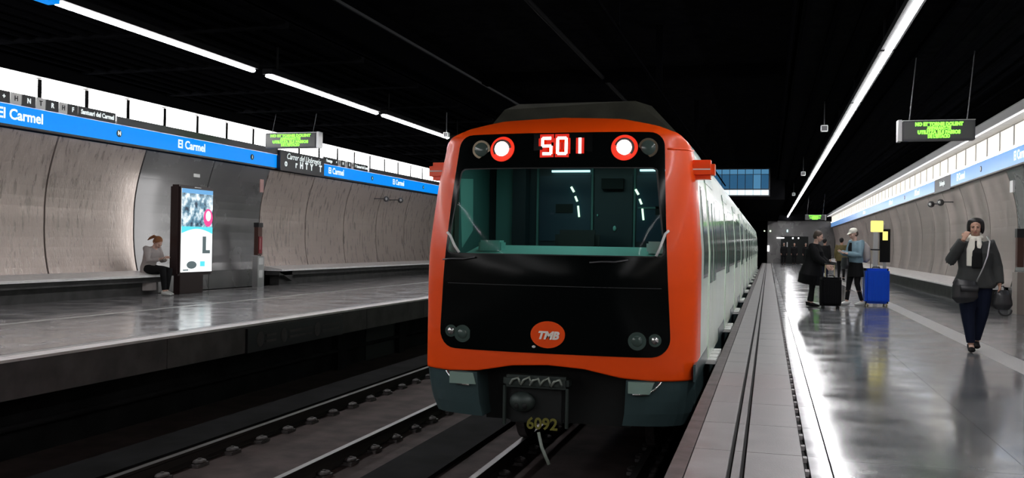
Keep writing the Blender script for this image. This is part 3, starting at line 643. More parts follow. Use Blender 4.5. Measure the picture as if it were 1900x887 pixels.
# cars
out = [(-1.36, 0), (-1.36, 1.2), (-1.31, 1.9), (-1.268, 2.18), (-1.24, 2.26), (-1.16, 2.34), (-.95, 2.42), (-.6, 2.50), (0, 2.53)]
out = out+[(-x, z) for x, z in out[:-1]][::-1]
cars = [(9.21, 25.4, [10.95, 14.95, 18.95, 22.95]), (25.9, 41.4, [27.7, 31.7, 35.7, 39.4]), (41.9, 57.0, [43.4, 47.4, 51.4, 55.0])]
def sidex(z, off): return wid(max(0, z))+off
for ci, (ya, yb, doors) in enumerate(cars):
    shell = MB(); pts = [(XC+x, z) for x, z in out]; inner = [(XC+x*.97, .03+z*.975) for x, z in out]
    ys_ = [ya, yb]; n = len(pts)
    shell.add([(x, y, z) for y in ys_ for x, z in pts]+[(x, y, z) for y in ys_ for x, z in inner], [(i, i+1, n+i+1, n+i) for i in range(n-1)]+[(2*n+i, 3*n+i, 3*n+i+1, 2*n+i+1) for i in range(n-1)]+[(i, 2*n+i, 2*n+i+1, i+1) for i in range(n-1)]+[(n+i, n+i+1, 3*n+i+1, 3*n+i) for i in range(n-1)]+[(0, n, 3*n, 2*n), (n-1, 3*n-1, 4*n-1, 2*n-1)])
    body = shell.build('car_body', 'tbody', tr)
    B('car_floor', 'under', body, XC-1.3, XC+1.3, ya, yb, -.08, .02)
    B('car_end', 'under', body, XC-1.2, XC+1.2, yb-.03, yb, .05, 2.35)
    if ci: B('car_end', 'tbody', body, XC-1.2, XC+1.2, ya, ya+.03, .05, 2.35)
    B('gangway', 'gasket', body, XC-.8, XC+.8, yb, yb+.55, .05, 2.3) if ci < 2 else None
    # roof equipment fairing
    y0 = ya+.45 if ci == 0 else ya+.3
    fa = MB(); prof = [(-1.24, 2.30), (-.95, 2.80), (-.78, 2.86), (.56, 2.86), (.74, 2.8), (1.14, 2.36)]
    fa.add([(XC+x, y0+(.35 if z > 2.6 else 0), z) for x, z in prof]+[(XC+x, yb-.3, z) for x, z in prof], [(0, 1, 2, 3, 4, 5), (11, 10, 9, 8, 7, 6)]+[(i, 6+i, 7+i, i+1) for i in range(5)]+[(5, 11, 6, 0)])
    fa.build('roof_fairing', 'troof', body)
    for sx in (-1, 1):
        def side(name, m_, y0, y1, z0, z1, off, par, th=.02):
            zs = [z0]+[z for z in (1.2, 1.9, 2.18) if z0 < z < z1]+[z1]
            A = [(XC+sx*sidex(z, off), z) for z in zs]; Bk = [(XC+sx*(sidex(z, off)-th), z) for z in zs][::-1]
            return MB().prism(A+Bk, 'y', y0, y1).build(name, m_, par)
        side('lower_skirt', 'tskirt', ya+.02, yb, -.42, -.03, -.045, body)
        edges = [ya+.15]+[e for d in doors for e in (d-.68, d+.68)]+[yb-.15]
        for a, b in zip(edges[::2], edges[1::2]):
            if b-a > .35:
                k = max(1, round((b-a-.2)/1.2)); L = (b-a-.16)/k
                for j in range(k):
                    f_ = side('window_frame', 'chrome', a+.08+j*L+.02, a+.08+(j+1)*L-.02, .93, 1.88, .006, body)
                    side('window_pane', 'tglass', a+.08+j*L+.06, a+.08+(j+1)*L-.06, .97, 1.84, .011, body)
        for d in doors:
            for a, b in ((d-.65, d-.005), (d+.005, d+.65)):
                lf = side('door_leaf', 'tdoor', a, b, .02, 1.96, .014, body)
                side('door_window', 'tglass', a+.12, b-.12, .85, 1.78, .020, body)
            side('door_header', 'tskirtl', d-.68, d+.68, 1.97, 2.06, .012, body)
            st_ = MB(); a, b = sorted((XC+sx*1.33, XC+sx*1.452)); st_.box(a, b, d-.62, d+.62, -.05, -.015)
            for k in range(4): st_.box(a, b, d-.62+k*.33, d-.62+k*.33+.22, -.015, -.004)
            st_.build('reflection_ledge', 'whitep', body)  # white ledges stand in for bright reflected patches beside the doors
            side('door_sill_panel', 'tskirt', d-2.4, d-.70, .0, .16, .004, body) if sx > 0 else None
    for yb_ in (ya+2.2, yb-2.2):
        bg = B('bogie', 'under', body, XC-.95, XC+.95, yb_-1.3, yb_+1.3, -.75, -.4)
        for dy in (-.9, .9):
            MB().disc((XC-.75, yb_+dy, -.66), .39, 'x', .1).disc((XC+.75, yb_+dy, -.66), .39, 'x', .1).disc((XC, yb_+dy, -.66), .07, 'x', 1.5).build('wheelset', 'pad', body)
    B('equipment_box', 'under', body, XC-1.0, XC+1.0, ya+4.2, yb-4.2, -.7, -.1)

# ------------------------------------------------------------------ left platform things
kx = -12.85
k = thing('advertising_totem', 'tall dark double sided advertising totem with a glowing screen beside the seated girl', 'totem', (kx, 18.1, 0))
MB().box(kx-.09, kx+.08, 17.62, 18.5, 0, .45).build('pedestal', 'kiosk', k, bevel=.01)
MB().box(kx-.14, kx+.12, 17.5, 18.84, .42, 2.48).build('case', 'kiosk', k, bevel=.045)
M['ad1'] = emis('ad photo greys', (.30, .42, .50), 1.0)
def advert(name, s):
    mt = bpy.data.materials.new(name); mt.use_nodes = True; nt = mt.node_tree; b = nt.nodes['Principled BSDF']
    g = nt.nodes.new('ShaderNodeNewGeometry'); sp = nt.nodes.new('ShaderNodeSeparateXYZ'); nt.links.new(g.outputs['Position'], sp.inputs[0])
    n = nt.nodes.new('ShaderNodeTexNoise'); n.inputs['Scale'].default_value = 6; n.inputs['Detail'].default_value = 4; nt.links.new(g.outputs['Position'], n.inputs['Vector'])
    cr = nt.nodes.new('ShaderNodeValToRGB'); e = cr.color_ramp; e.elements[0].position = .36; e.elements[0].color = (.02, .04, .07, 1); e.elements[1].position = .62; e.elements[1].color = (.75, .85, .9, 1)
    m2 = e.elements.new(.48); m2.color = (.12, .26, .36, 1)
    nt.links.new(n.outputs['Fac'], cr.inputs[0]); nt.links.new(cr.outputs[0], b.inputs['Emission Color']); b.inputs['Emission Strength'].default_value = s; b.inputs['Base Color'].default_value = (.02, .02, .02, 1); b.inputs['Roughness'].default_value = .15
    return mt
M['adphoto'] = advert('printed busy street picture', 1.0); M['adwhite'] = emis('ad white', (.95, 1, 1), 1.3); M['adcyan'] = emis('ad cyan', (.08, .62, .72), 1.1); M['adpink'] = emis('ad pink', (.95, .05, .25), 1.1); M['adblue'] = emis('ad blue', (.12, .35, .65), 1.0); M['addark'] = emis('ad dark grey', (.10, .14, .15), .8)
sx_ = kx+.12
scr = B('screen', 'adwhite', k, sx_, sx_+.006, 17.58, 18.76, .50, 2.40)
B('picture', 'adphoto', scr, sx_+.006, sx_+.009, 17.58, 18.76, 1.52, 2.30); B('banner', 'adblue', scr, sx_+.006, sx_+.009, 17.58, 18.76, 2.30, 2.40)
arc = [(17.58, 1.52), (17.58, 1.38)]+[(17.58+1.18*i/12, 1.38+.11*math.sin(math.pi*i/12)) for i in range(1, 13)]+[(18.76, 1.52)]
MB().prism(arc[:2]+arc[2:-1]+[(18.76, 1.54), (17.58, 1.54)], 'x', sx_+.009, sx_+.011).build('wave', 'adcyan', scr)
MB().ell((sx_+.01, 18.58, 1.76), (.006, .18, .21)).build('badge', 'adpink', scr, smooth=True); MB().ell((sx_+.016, 18.58, 1.80), (.004, .10, .12)).build('badge_centre', 'adwhite', scr, smooth=True)
B('product_picture', 'addark', scr, sx_+.006, sx_+.009, 18.38, 18.52, .98, 1.32); B('product_picture', 'addark', scr, sx_+.006, sx_+.009, 18.38, 18.68, .92, 1.0)
MB().ell((sx_+.008, 17.98, .66), (.004, .19, .09)).build('gadget_picture', 'addark', scr, smooth=True)
B('gadget_picture', 'adcyan', scr, sx_+.006, sx_+.009, 18.3, 18.48, .62, .74); B('caption_line', 'addark', scr, sx_+.006, sx_+.009, 17.66, 17.86, .53, .56)
M['backscreen'] = emis('totem rear screen', (1, 1, 1), 2.6)
B('rear_screen', 'backscreen', k, kx-.147, kx-.14, 17.56, 18.78, .5, 2.4)
B('top_label', 'alu', k, sx_-.002, sx_+.004, 18.05, 18.3, 2.435, 2.45)
hp = thing('help_point', 'slim red and dark help point column on the left wall right of the totem', 'help point', (-13.1, 21.5, 0))
B('column', 'brown', hp, -13.24, -13.12, 21.42, 21.62, .85, 1.7); B('red_panel', 'red', hp, -13.12, -13.10, 21.44, 21.6, .9, 1.35); B('top_cap', 'signblack', hp, -13.25, -13.1, 21.41, 21.63, 1.6, 1.72)
B('led_strip', 'pinkpaper', hp, -13.1, -13.095, 21.47, 21.5, 1.0, 1.3)
B('lower_case', 'alu', hp, -13.24, -13.08, 21.36, 21.68, 0, .82); B('notice', 'whitep', hp, -13.08, -13.075, 21.4, 21.62, .6, .78); B('notice', 'whitep', hp, -13.08, -13.075, 21.42, 21.6, .25, .45)
n_ = tag(MB().box(-13.24, -13.22, 18.72, 18.95, 2.74, 2.82).build('wall_notice', 'whitep', None, origin=(-13.23, 18.8, 2.74)), 'small white notice on the left wall above the totem', 'notice')
n_ = tag(MB().box(-13.24, -13.22, 21.64, 21.82, 2.55, 2.9).build('wall_notice', 'pinkpaper', None, origin=(-13.23, 21.7, 2.55)), 'small pinkish notice high on the left wall above the help point', 'notice')
def dome(x, y, z, label, side=-1):
    t = thing('security_camera', label, 'camera', (x, y, z)); MB().ell((x-side*.16, y, z), (.10, .13, .10)).build('housing', 'greyd', t, smooth=True); MB().ell((x-side*.2, y-.09, z), (.04, .05, .05)).build('lens', 'whitep', t, smooth=True); B('bracket', 'greyd', t, min(x+side*.3, x-side*.15), max(x+side*.3, x-side*.15), y-.02, y+.02, z, z+.03)
dome(-13.2, 29.6, 2.78, 'left one of two small cameras on the left wall by the train'); dome(-13.2, 30.9, 2.8, 'right one of two small cameras on the left wall by the train')
dome(5.0, 29.0, 2.68, 'near one of two small cameras on the right wall', 1); dome(5.0, 30.6, 2.7, 'far one of two small cameras on the right wall', 1)
tag(MB().box(4.86, 4.9, 20.9, 21.15, 2.5, 2.75).build('wall_notice', 'whitep', None, origin=(4.88, 21, 2.5)), 'small white notice on the right wall at the right edge of the photo', 'notice')
h2 = thing('help_point', 'slim brown help point column on the right wall behind the walking woman', 'help point', (4.93, 20.5, 0))
B('column', 'brown', h2, 4.84, 4.96, 20.4, 20.55, .95, 1.72); B('cap', 'signblack', h2, 4.83, 4.97, 20.39, 20.56, 1.55, 1.73); B('lower_case', 'rpanel', h2, 4.82, 4.96, 20.3, 20.7, 0, .85)
# yellow topped post
p_ = thing('help_post', 'grey post with a lit yellow box on top behind the blue suitcase', 'post', (2.62, 24, 0))
MB().box(2.44, 2.72, 24, 24.16, 1.70, 1.98).build('yellow_box', M.setdefault('ylit', emis('lit yellow sign', (1, .86, .22), 1.0)), p_, bevel=.01)
B('column', 'alu', p_, 2.5, 2.6, 24.02, 24.14, 0, 1.7)
p2 = thing('ticket_stand', 'narrow black stand with a yellow label beside the grey post', 'stand', (2.78, 24.4, 0))
B('case', 'blackcloth', p2, 2.68, 2.92, 24.3, 24.44, .95, 1.78); B('label', 'ylit', p2, 2.74, 2.86, 24.29, 24.3, 1.5, 1.72); B('foot', 'alu', p2, 2.76, 2.84, 24.34, 24.42, 0, .95)

# ------------------------------------------------------------------ suitcases
def suitcase(x, y, w_, d, h, m_, label, rot=0, handle=.42, side_handle=True):
    t = thing('suitcase', label, 'suitcase', (x, y, 0), rot)
    s = MB().box(-w_/2, w_/2, -d/2, d/2, .06, h).build('shell', m_, t, local=True, bevel=min(.05, d*.2))
    for k in range(7): MB().box(-w_/2+.05+k*(w_-.1)/6.6, -w_/2+.05+k*(w_-.1)/6.6+.02, -d/2-.008, -d/2+.01, .12, h-.07).build('rib', m_, s, local=True)
    MB().box(-w_/2-.004, w_/2+.004, -.012, .012, .055, h+.004).build('zip_seam', 'rubber', s, local=True)
    for sx in (-1, 1):
        for sy in (-1, 1): MB().disc((sx*(w_/2-.06), sy*(d/2-.05), .035), .035, 'x', .03, 14).build('wheel', 'rubber' if m_ != 'bluecase' else 'tan', t, local=True)
        if handle: MB().tube([(sx*.09, d/2-.04, h-.02), (sx*.09, d/2-.04, h+handle)], .01).build('handle_tube', 'tan', t, local=True)
    if handle: MB().tube([(-.11, d/2-.04, h+handle), (.11, d/2-.04, h+handle)], .016).build('handle_grip', 'rubber', t, local=True)
    MB().tube([(-.08, 0, h), (-.07, 0, h+.03), (.07, 0, h+.03), (.08, 0, h)], .012).build('top_handle', 'rubber', t, local=True)
suitcase(2.32, 21.7, .52, .34, .84, 'bluecase', 'large bright blue suitcase with its handle pulled up', .12)
suitcase(1.27, 20.26, .42, .28, .66, 'blackcase', 'black suitcase held by the person in the long dark coat', .1, handle=.28)

# ------------------------------------------------------------------ people
def hand(mb, w0, d, nrm, thumb, curl=.35, s=1.0):
    w0 = Vector(w0); d = Vector(d).normalized(); nrm = Vector(nrm); nrm = (nrm-d*nrm.dot(d)).normalized(); sd = d.cross(nrm)
    mb.loft([w0-d*.03, w0, w0+d*.04*s, w0+d*.088*s], [(.026, .02), (.027, .019), (.04, .016), (.039, .013)], sd, 12)
    for i, L in enumerate((.066, .076, .071, .056)):
        p = w0+d*.082*s+sd*(-.031+.0205*i)*s*thumb*-1; pts = [p-d*.01, p]; a = 0
        for k in range(3): a += curl*(1+.3*k); p = p+(d*math.cos(a)+nrm*math.sin(a))*L*s*(.42, .32, .26)[k]; pts.append(p)
        mb.loft(pts, [.009, .0092, .0088, .008, .0058], sd, 8)
    p = w0+d*.02*s+sd*thumb*.025*s; q = p+(d*.6+sd*thumb*.75+nrm*.2).normalized()*.04*s; mb.loft([p, q, q+(d*.85+sd*thumb*.25+nrm*.35).normalized()*.032*s, q+(d*.9+nrm*.4).normalized()*.052*s], [.013, .011, .0098, .007], nrm, 8)
def person(label, loc, rot, h, J, outfit, vox=.009, skin='skin', hair='hairblack', hairstyle='short', headrot=(0, 0), group=None):
    s = h/1.75; root = thing('person', label, 'person', loc, rot, group)
    D = dict(pelvis=(0, 0, .95), waist=(0, 0, 1.10), chest=(0, 0, 1.30), neck=(0, .01, 1.47), head=(0, -.01, 1.635),
             shR=(-.18, .01, 1.42), elR=(-.225, .03, 1.13), wrR=(-.23, -.04, .88), shL=(.18, .01, 1.42), elL=(.225, .03, 1.13), wrL=(.23, -.04, .88),
             hipR=(-.09, 0, .93), knR=(-.095, -.02, .5), anR=(-.095, .02, .09), hipL=(.09, 0, .93), knL=(.095, -.02, .5), anL=(.095, .02, .09),
             hdR=(0, -.1, -1), hnR=(1, 0, 0), hdL=(0, -.1, -1), hnL=(-1, 0, 0), ftR=(0, -1, 0), ftL=(0, -1, 0), curl=.35)
    D.update(J); V = {k_: (Vector(v)*s if not k_.startswith(('hd', 'hn', 'ft', 'cu')) else v) for k_, v in D.items()}
    HR = Matrix.Rotation(headrot[0], 3, 'Z') @ Matrix.Rotation(headrot[1], 3, 'X'); hc = V['head']
    def H(p): return hc+HR @ (Vector(p)*s)
    b = MB()
    b.loft([V['pelvis']-Vector((0, 0, .06)), V['pelvis'], V['waist'], V['chest'], V['chest'].lerp(V['neck'], .6), V['neck']], [(.12*s, .09*s), (.15*s, .1*s), (.125*s, .09*s), (.15*s, .1*s), (.13*s, .075*s), (.055*s, .055*s)], (1, 0, 0))
    b.loft([V['neck']-Vector((0, 0, .05)), V['neck'], H((0, .01, -.07))], [.062*s, .054*s, .052*s], (1, 0, 0))
    b.ell(H((0, .012, .03)), (.074*s, .093*s, .088*s), HR); b.ell(H((0, -.028, -.025)), (.060*s, .063*s, .085*s), HR); b.ell(H((0, -.040, -.082)), (.040*s, .045*s, .030*s), HR)
    b.loft([H((0, -.082, .012)), H((0, -.098, -.012)), H((0, -.108, -.030)), H((0, -.088, -.040))], [.008*s, .010*s, .015*s, .011*s], (1, 0, 0), 8)
    for sx in (-1, 1): b.ell(H((sx*.074, .012, -.008)), (.011*s, .02*s, .031*s), HR, 8, 6); b.ell(H((sx*.030, -.086, .022)), (.022*s, .010*s, .008*s), HR, 8, 6); b.ell(H((sx*.036, -.066, -.03)), (.024*s, .02*s, .024*s), HR, 8, 6)
    for q, sx in (('R', -1), ('L', 1)):
        sh, el, wr = V['sh'+q], V['el'+q], V['wr'+q]
        b.loft([V['chest']+Vector((sx*.06, 0, .08))*s, sh, sh.lerp(el, .5), el, el.lerp(wr, .4), wr], [.06*s, .055*s, .047*s, .040*s, .038*s, .025*s], (0, 1, 0), 10)
        hand(b, wr, V['hd'+q], V['hn'+q], -sx if q == 'R' else -sx, V['curl'], s)
        hp_, kn, an = V['hip'+q], V['kn'+q], V['an'+q]
        b.loft([hp_+Vector((0, 0, .04)), hp_.lerp(kn, .15), kn.lerp(hp_, .4), kn, kn.lerp(an, .35), an], [.085*s, .088*s, .068*s, .052*s, .052*s, .034*s], (1, 0, 0), 10)
        f = Vector(V['ft'+q]).normalized(); b.loft([an+Vector((0, 0, .01))-f*.03, an-Vector((0, 0, .045*s))+f*.02, an-Vector((0, 0, .055*s))+f*.14*s], [.034*s, .034*s, .02*s], (1, 0, 0), 8)
    b.build('body', skin, root, remesh=vox*.62 if vox < .012 else vox, local=True, smoothit=2)
    # face details
    for sx in (-1, 1):
        MB().ell(H((sx*.030, -.083, .002)), (.0125*s, .008*s, .0065*s), HR, 10, 6).build('eye', 'eye', root, smooth=True, local=True)
        MB().loft([H((sx*.012, -.096, .020)), H((sx*.032, -.094, .026)), H((sx*.050, -.080, .020))], [.003*s]*3, (0, 0, 1), 6).build('eyebrow', hair, root, smooth=True, local=True)
    MB().ell(H((0, -.089, -.062)), (.023*s, .008*s, .008*s), HR, 10, 6).build('mouth', 'lip', root, smooth=True, local=True)
    # hair
    hb = MB()
    if hairstyle != 'cap':
        hb.ell(H((0, .028, .052)), (.087*s, .098*s, .082*s), HR); hb.ell(H((0, .055, .0)), (.080*s, .065*s, .085*s), HR)
        for sx in (-1, 1): hb.ell(H((sx*.07, .022, .03)), (.02*s, .045*s, .055*s), HR)
    if hairstyle == 'puffy': hb.ell(H((0, .025, .08)), (.094*s, .092*s, .055*s), HR); [hb.ell(H((sx*.080, .022, .01)), (.028*s, .06*s, .095*s), HR) for sx in (-1, 1)]
    if hairstyle == 'ponytail': hb.loft([H((0, .1, .05)), H((0, .17, .02)), H((0, .22, -.07)), H((0, .25, -.17))], [.03*s, .038*s, .03*s, .01*s], (1, 0, 0))
    if hairstyle == 'cap':
        hb.ell(H((0, .045, -.01)), (.082*s, .07*s, .08*s), HR)
        cp_ = MB(); cp_.ell(H((0, .015, .058)), (.088*s, .102*s, .075*s), HR); cp_.loft([H((0, -.06, .045)), H((0, -.115, .035)), H((0, -.155, .022))], [(.07*s, .01), (.065*s, .008), (.03*s, .006)], (1, 0, 0))
        cp_.build('cap', 'creamcloth', root, remesh=vox, local=True)
    hb.build('hair', hair, root, remesh=vox, local=True)
    Rs = lambda a, c: (a*s, c*s)
    # trousers
    if 'trousers' in outfit:
        b = MB(); r = outfit.get('leg', (.105, .085, .068, .058, .05)); P = V['pelvis']
        b.loft([P+Vector((0, 0, .10*s)), P+Vector((0, 0, .02*s)), P-Vector((0, 0, .07*s))], [Rs(.155, .11), Rs(.175, .125), Rs(.15, .115)], (1, 0, 0))
        for q in 'RL':
            hp_, kn, an = V['hip'+q], V['kn'+q], V['an'+q]
            b.loft([hp_+Vector((0, 0, .03)), hp_.lerp(kn, .25), hp_.lerp(kn, .65), kn, kn.lerp(an, .45), kn.lerp(an, .93)], [r[0]*s]+[x*s for x in r], (1, 0, 0), 12)
        b.build('trousers', outfit['trousers'], root, remesh=vox, local=True)
    # coat / jacket
    if 'top' in outfit:
        b = MB(); fl_ = outfit.get('flare', .19); zl = outfit.get('hem', .80); g = outfit.get('girth', 1.0); P = V['pelvis']; W_, C_, N_ = V['waist'], V['chest'], V['neck']
        hemp = P+Vector((outfit.get('hemdx', 0)*s, outfit.get('hemdy', 0)*s, (zl-.95)*s))
        b.loft([hemp, hemp.lerp(P, .5), P+Vector((0, 0, .06*s)), W_, C_, C_.lerp(N_, .55), N_+Vector((0, 0, .0))], [Rs(fl_, fl_*.75), Rs(fl_*.97*g, fl_*.72), Rs(.185*g, .14*g), Rs(.17*g, .13*g), Rs(.19*g, .14*g), Rs(.165, .115), Rs(.07, .07)], (1, 0, 0), 18)
        for q, sx in (('R', -1), ('L', 1)):
            sh, el, wr = V['sh'+q], V['el'+q], V['wr'+q]; a = outfit.get('sleeve', .07)
            b.loft([C_+Vector((sx*.07, 0, .06))*s, sh+Vector((sx*.0, 0, -.005)), sh.lerp(el, .5), el, el.lerp(wr, .5), el.lerp(wr, .9)], [.085*s, .083*s, a*s, a*.95*s, a*.85*s, a*.72*s], (0, 1, 0), 12)
        b.build(outfit.get('topname', 'jacket'), outfit['top'], root, remesh=vox, local=True)
    for q in 'RL':
        an = V['an'+q]; f = Vector(V['ft'+q]).normalized(); b = MB()
        b.loft([an+Vector((0, 0, .015*s))-f*.04*s, an-Vector((0, 0, .03*s))-f*.035*s, an-Vector((0, 0, .04*s))+f*.04*s, an-Vector((0, 0, .052*s))+f*.12*s, an-Vector((0, 0, .06*s))+f*.19*s], [Rs(.045, .045), Rs(.046, .056), Rs(.045, .048), Rs(.047, .034), Rs(.028, .018)], (1, 0, 0), 12)
        b.build('shoe', outfit.get('shoes', 'blackcloth'), root, remesh=max(vox*.8, .007), local=True)
    return root, V, H, s
# 1. walking woman near
W1, V, H, s = person('walking woman in dark jacket and white scarf, one hand raised to her face', (2.50, 12.54, 0), -.12, 1.66,
    dict(elR=(-.30, -.06, 1.19), wrR=(-.145, -.19, 1.49), hdR=(.42, .32, 1), hnR=(.6, .8, 0), elL=(.26, .05, 1.12), wrL=(.29, -.04, .88), anR=(-.045, -.12, .09), knR=(-.085, -.10, .5), knL=(.085, .02, .5), anL=(.03, .10, .12), curl=.6),
    dict(trousers='navy', leg=(.125, .11, .088, .070, .052), top='jacket', hem=.84, flare=.235, girth=1.18, sleeve=.078, shoes='blackcloth'), vox=.009, hair='hairblack', hairstyle='puffy', headrot=(-.1, .05))
b = MB(); b.loft([H((-.075, -.02, -.13)), H((0, -.085, -.14)), H((.075, -.02, -.13)), H((.05, .07, -.12)), H((-.05, .07, -.12)), H((-.075, -.02, -.13))], [(.03, .024)]*6, (0, 0, 1)); b.loft([H((-.035, -.085, -.14)), H((-.05, -.15, -.28)), H((-.045, -.17, -.42)), H((-.05, -.17, -.50))], [(.03, .02), (.05, .018), (.055, .016), (.05, .012)], (1, 0, 0))
b.loft([H((.045, -.08, -.14)), H((.05, -.13, -.22)), H((.045, -.14, -.27))], [(.026, .02), (.03, .016), (.022, .01)], (1, 0, 0))
b.build('scarf', 'creamcloth', W1, remesh=.008, local=True)
b = MB(); b.loft([V['neck']+Vector((0.01, -.10, -.06)), V['chest']+Vector((.01, -.158, 0)), V['waist']+Vector((.01, -.16, 0))], [(.05, .02), (.06, .02), (.065, .02)], (1, 0, 0)); b.build('blouse', 'blackcloth', W1, remesh=.01, local=True)
MB().loft([V['anR']+Vector((0, -.05, 0)), V['anR']+Vector((0, -.10, -.02))], [(.03, .012), (.03, .012)], (1, 0, 0)).build('bare_instep', 'skinp', W1, local=True, smooth=True)
def worldpt(root, p): return Matrix.Translation(root.location) @ Matrix.Rotation(root.rotation_euler[2], 4, 'Z') @ Vector(p)
bg = thing('shoulder_bag', 'black leather shoulder bag hanging on the walking woman\'s hip by a long strap', 'bag', (2.50, 12.54, 0), -.12)
MB().loft([(-.12, -.25, .62), (-.13, -.26, .68), (-.13, -.25, .82), (-.12, -.24, .90)], [(.10, .03), (.155, .055), (.145, .055), (.11, .025)], (1, 0, .15), 18).build('pouch', 'leather', bg, local=True, smooth=True, remesh=.012)
MB().loft([(-.08, -.31, .84), (-.08, -.325, .76)], [(.11, .006), (.10, .006)], (1, 0, 0), 12).build('flap', 'leather', bg, local=True, smooth=True)
MB().tube([(.0, -.26, .88), (.07, -.235, 1.05), (.12, -.21, 1.2), (.15, -.13, 1.38), (.13, .0, 1.44)], .009).build('strap', 'alu', bg, local=True, smooth=True)
bg = thing('handbag', 'small black handbag in the walking woman\'s lowered hand', 'bag', (2.50, 12.54, 0), -.12)
MB().loft([(.30, -.08, .54), (.30, -.08, .60), (.30, -.07, .72), (.30, -.06, .78)], [(.08, .03), (.12, .05), (.10, .045), (.07, .02)], (1, 0, 0), 16).build('pouch', 'leather', bg, local=True, smooth=True, remesh=.012)
MB().tube([(.26, -.06, .77), (.27, -.06, .82), (.31, -.06, .83), (.34, -.06, .77)], .008).build('handle', 'leather', bg, local=True, smooth=True)
MB().tube([(.33+.07*math.cos(a), -.09, .53+.06*math.sin(a)) for a in [math.radians(-190+20*i) for i in range(11)]], .012).build('hanging_loop', 'leather', bg, local=True, smooth=True)
# 2. long coat person
W2, V, H, s = person('person in a long black coat bending over a black suitcase', (.93, 20.72, 0), 1.25, 1.68,
    dict(neck=(0, -.06, 1.43), head=(0, -.12, 1.59), chest=(0, -.03, 1.28), shR=(-.18, -.03, 1.38), elR=(-.24, -.16, 1.10), wrR=(-.20, -.36, .95), hdR=(0, -.6, -.8), hnR=(.6, 0, -.3), shL=(.17, -.03, 1.38), elL=(.23, -.12, 1.1), wrL=(.18, -.33, .94), hdL=(0, -.6, -.8), knL=(.1, .02, .5), anL=(.1, .10, .09), anR=(-.09, .0, .09)),
    dict(trousers='blackcloth', top='coat', topname='coat', hem=.52, flare=.33, girth=1.36, sleeve=.095, hemdy=.08, shoes='blackcloth', leg=(.1, .085, .068, .056, .05)), vox=.011, skin='skinp', hair='hairbrown', headrot=(.15, .35))
# 3. capped person
W3, V, H, s = person('person in cream cap and blue denim jacket looking down beside the blue suitcase', (1.88, 21.62, 0), -1.05, 1.74,
    dict(neck=(0, -.03, 1.46), head=(0, -.07, 1.62), elR=(-.22, -.05, 1.14), wrR=(-.10, -.29, 1.20), hdR=(.5, -.8, .1), hnR=(0, 0, 1), elL=(.22, -.05, 1.14), wrL=(.08, -.29, 1.17), hdL=(-.5, -.8, .1), hnL=(0, 0, 1), anR=(-.08, -.16, .09), knR=(-.09, -.10, .5), anL=(.08, .12, .09)),
    dict(trousers='blackcloth', top='denim', topname='denim_jacket', hem=.97, flare=.17, girth=1.08, sleeve=.078, shoes='whiteshoe', leg=(.095, .078, .062, .05, .042)), vox=.011, skin='skinp', hair='hairbrown', hairstyle='cap', headrot=(0, .35))
b = MB(); b.loft([V['pelvis']+Vector((0, 0, -.30)), V['pelvis']+Vector((0, 0, -.1)), V['pelvis']+Vector((0, 0, .08))], [(.20, .16), (.19, .15), (.165, .125)], (1, 0, 0), 18); b.build('skirt', 'blackcloth', W3, remesh=.012, local=True)
b = MB(); b.loft([V['waist']+Vector((0, -.14, .0)), V['chest']+Vector((0, -.15, 0)), V['neck']+Vector((0, -.1, -.04))], [(.07, .02), (.07, .02), (.04, .02)], (1, 0, 0)); b.build('shirt', 'blackcloth', W3, remesh=.012, local=True)
q = thing('phone', 'small pale phone held by the person in the cream cap', 'phone', (1.88, 21.62, 0), -1.05); MB().box(-.04, .04, -.42, -.28, 1.192, 1.203).build('case', 'whitep', q, local=True)
q = thing('belt_bag', 'black bag worn in front by the person in the cream cap', 'bag', (1.88, 21.62, 0), -1.05)
MB().loft([(-.03, -.24, .82), (-.03, -.25, .9), (-.03, -.24, 1.08)], [(.10, .05), (.14, .07), (.11, .05)], (1, 0, 0)).build('pouch', 'leather', q, local=True, remesh=.014)
q = thing('backpack', 'pale grey and blue backpack on the back of the person in the cream cap', 'backpack', (1.88, 21.62, 0), -1.05)
MB().loft([(0, .22, .98), (0, .25, 1.05), (0, .25, 1.3), (0, .2, 1.42)], [(.10, .05), (.15, .09), (.14, .08), (.08, .03)], (1, 0, 0)).build('sack', 'sweater', q, local=True, remesh=.014)
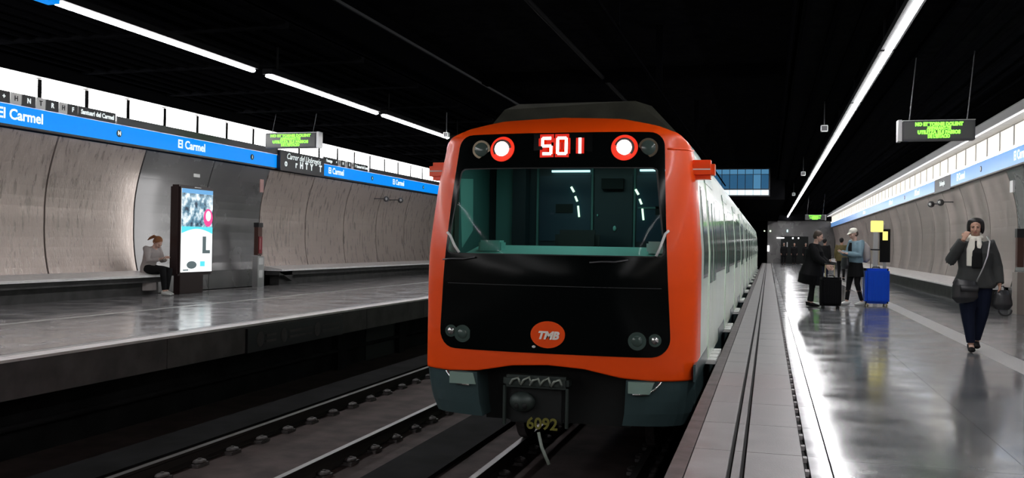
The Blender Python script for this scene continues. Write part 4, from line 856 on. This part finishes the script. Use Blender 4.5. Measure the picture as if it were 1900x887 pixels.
# 4-5 background pair
person('person in an olive jacket seen from behind between the two travellers', (2.85, 39, 0), 2.9, 1.72, {}, dict(trousers='blackcloth', top='olive', hem=.80, flare=.20, girth=1.1), vox=.018)
person('person in a dark jacket beside the olive jacket, half hidden by the coat', (2.15, 38, 0), 2.6, 1.68, {}, dict(trousers='navy', top='blackcloth', hem=.82, flare=.19, girth=1.05), vox=.018)
# 6. seated girl
GX, GY = -13.24, 17.20
W6, V, H, s = person('girl with a reddish ponytail and pale grey sweater sitting on the bench by the totem', (GX, GY, -.02), 1.45, 1.80,
    dict(pelvis=(0, .05, .56), waist=(0, .02, .72), chest=(0, -.04, .92), neck=(0, -.12, 1.04), head=(0, -.21, 1.15), shR=(-.17, -.06, 1.02), elR=(-.21, -.15, .76), wrR=(-.08, -.36, .80), hdR=(.4, -.8, .2), hnR=(0, 0, 1), shL=(.17, -.06, 1.02), elL=(.21, -.15, .76), wrL=(.08, -.36, .80), hdL=(-.4, -.8, .2), hnL=(0, 0, 1),
         hipR=(-.09, 0, .56), knR=(-.10, -.46, .57), anR=(-.09, -.50, .11), hipL=(.09, 0, .56), knL=(.11, -.44, .56), anL=(.10, -.38, .11)),
    dict(trousers='blackcloth', top='sweater', topname='sweater', hem=.50, flare=.20, girth=1.0, sleeve=.07, shoes='whiteshoe', leg=(.1, .088, .075, .062, .05)), vox=.011, skin='skinp', hair='hairred', hairstyle='ponytail', headrot=(0, .75))
q = thing('phone', 'small phone in the hands of the seated girl', 'phone', (GX, GY, 0), 1.45); MB().box(-.04, .04, -.50, -.37, .80, .812).build('case', 'whitep', q, local=True)
# 7. far silhouettes
for x, y, r, lab in ((1.15, 74, .3, 'leftmost of the three dark figures at the far end'), (1.95, 74.5, -.2, 'middle one of the three dark figures at the far end'), (2.75, 73, .1, 'rightmost of the three dark figures at the far end, near the coat')):
    person(lab, (x, y, 0), r, 1.72, {}, dict(trousers='blackcloth', top='blackcloth', hem=.7, flare=.21, girth=1.1), vox=.03)
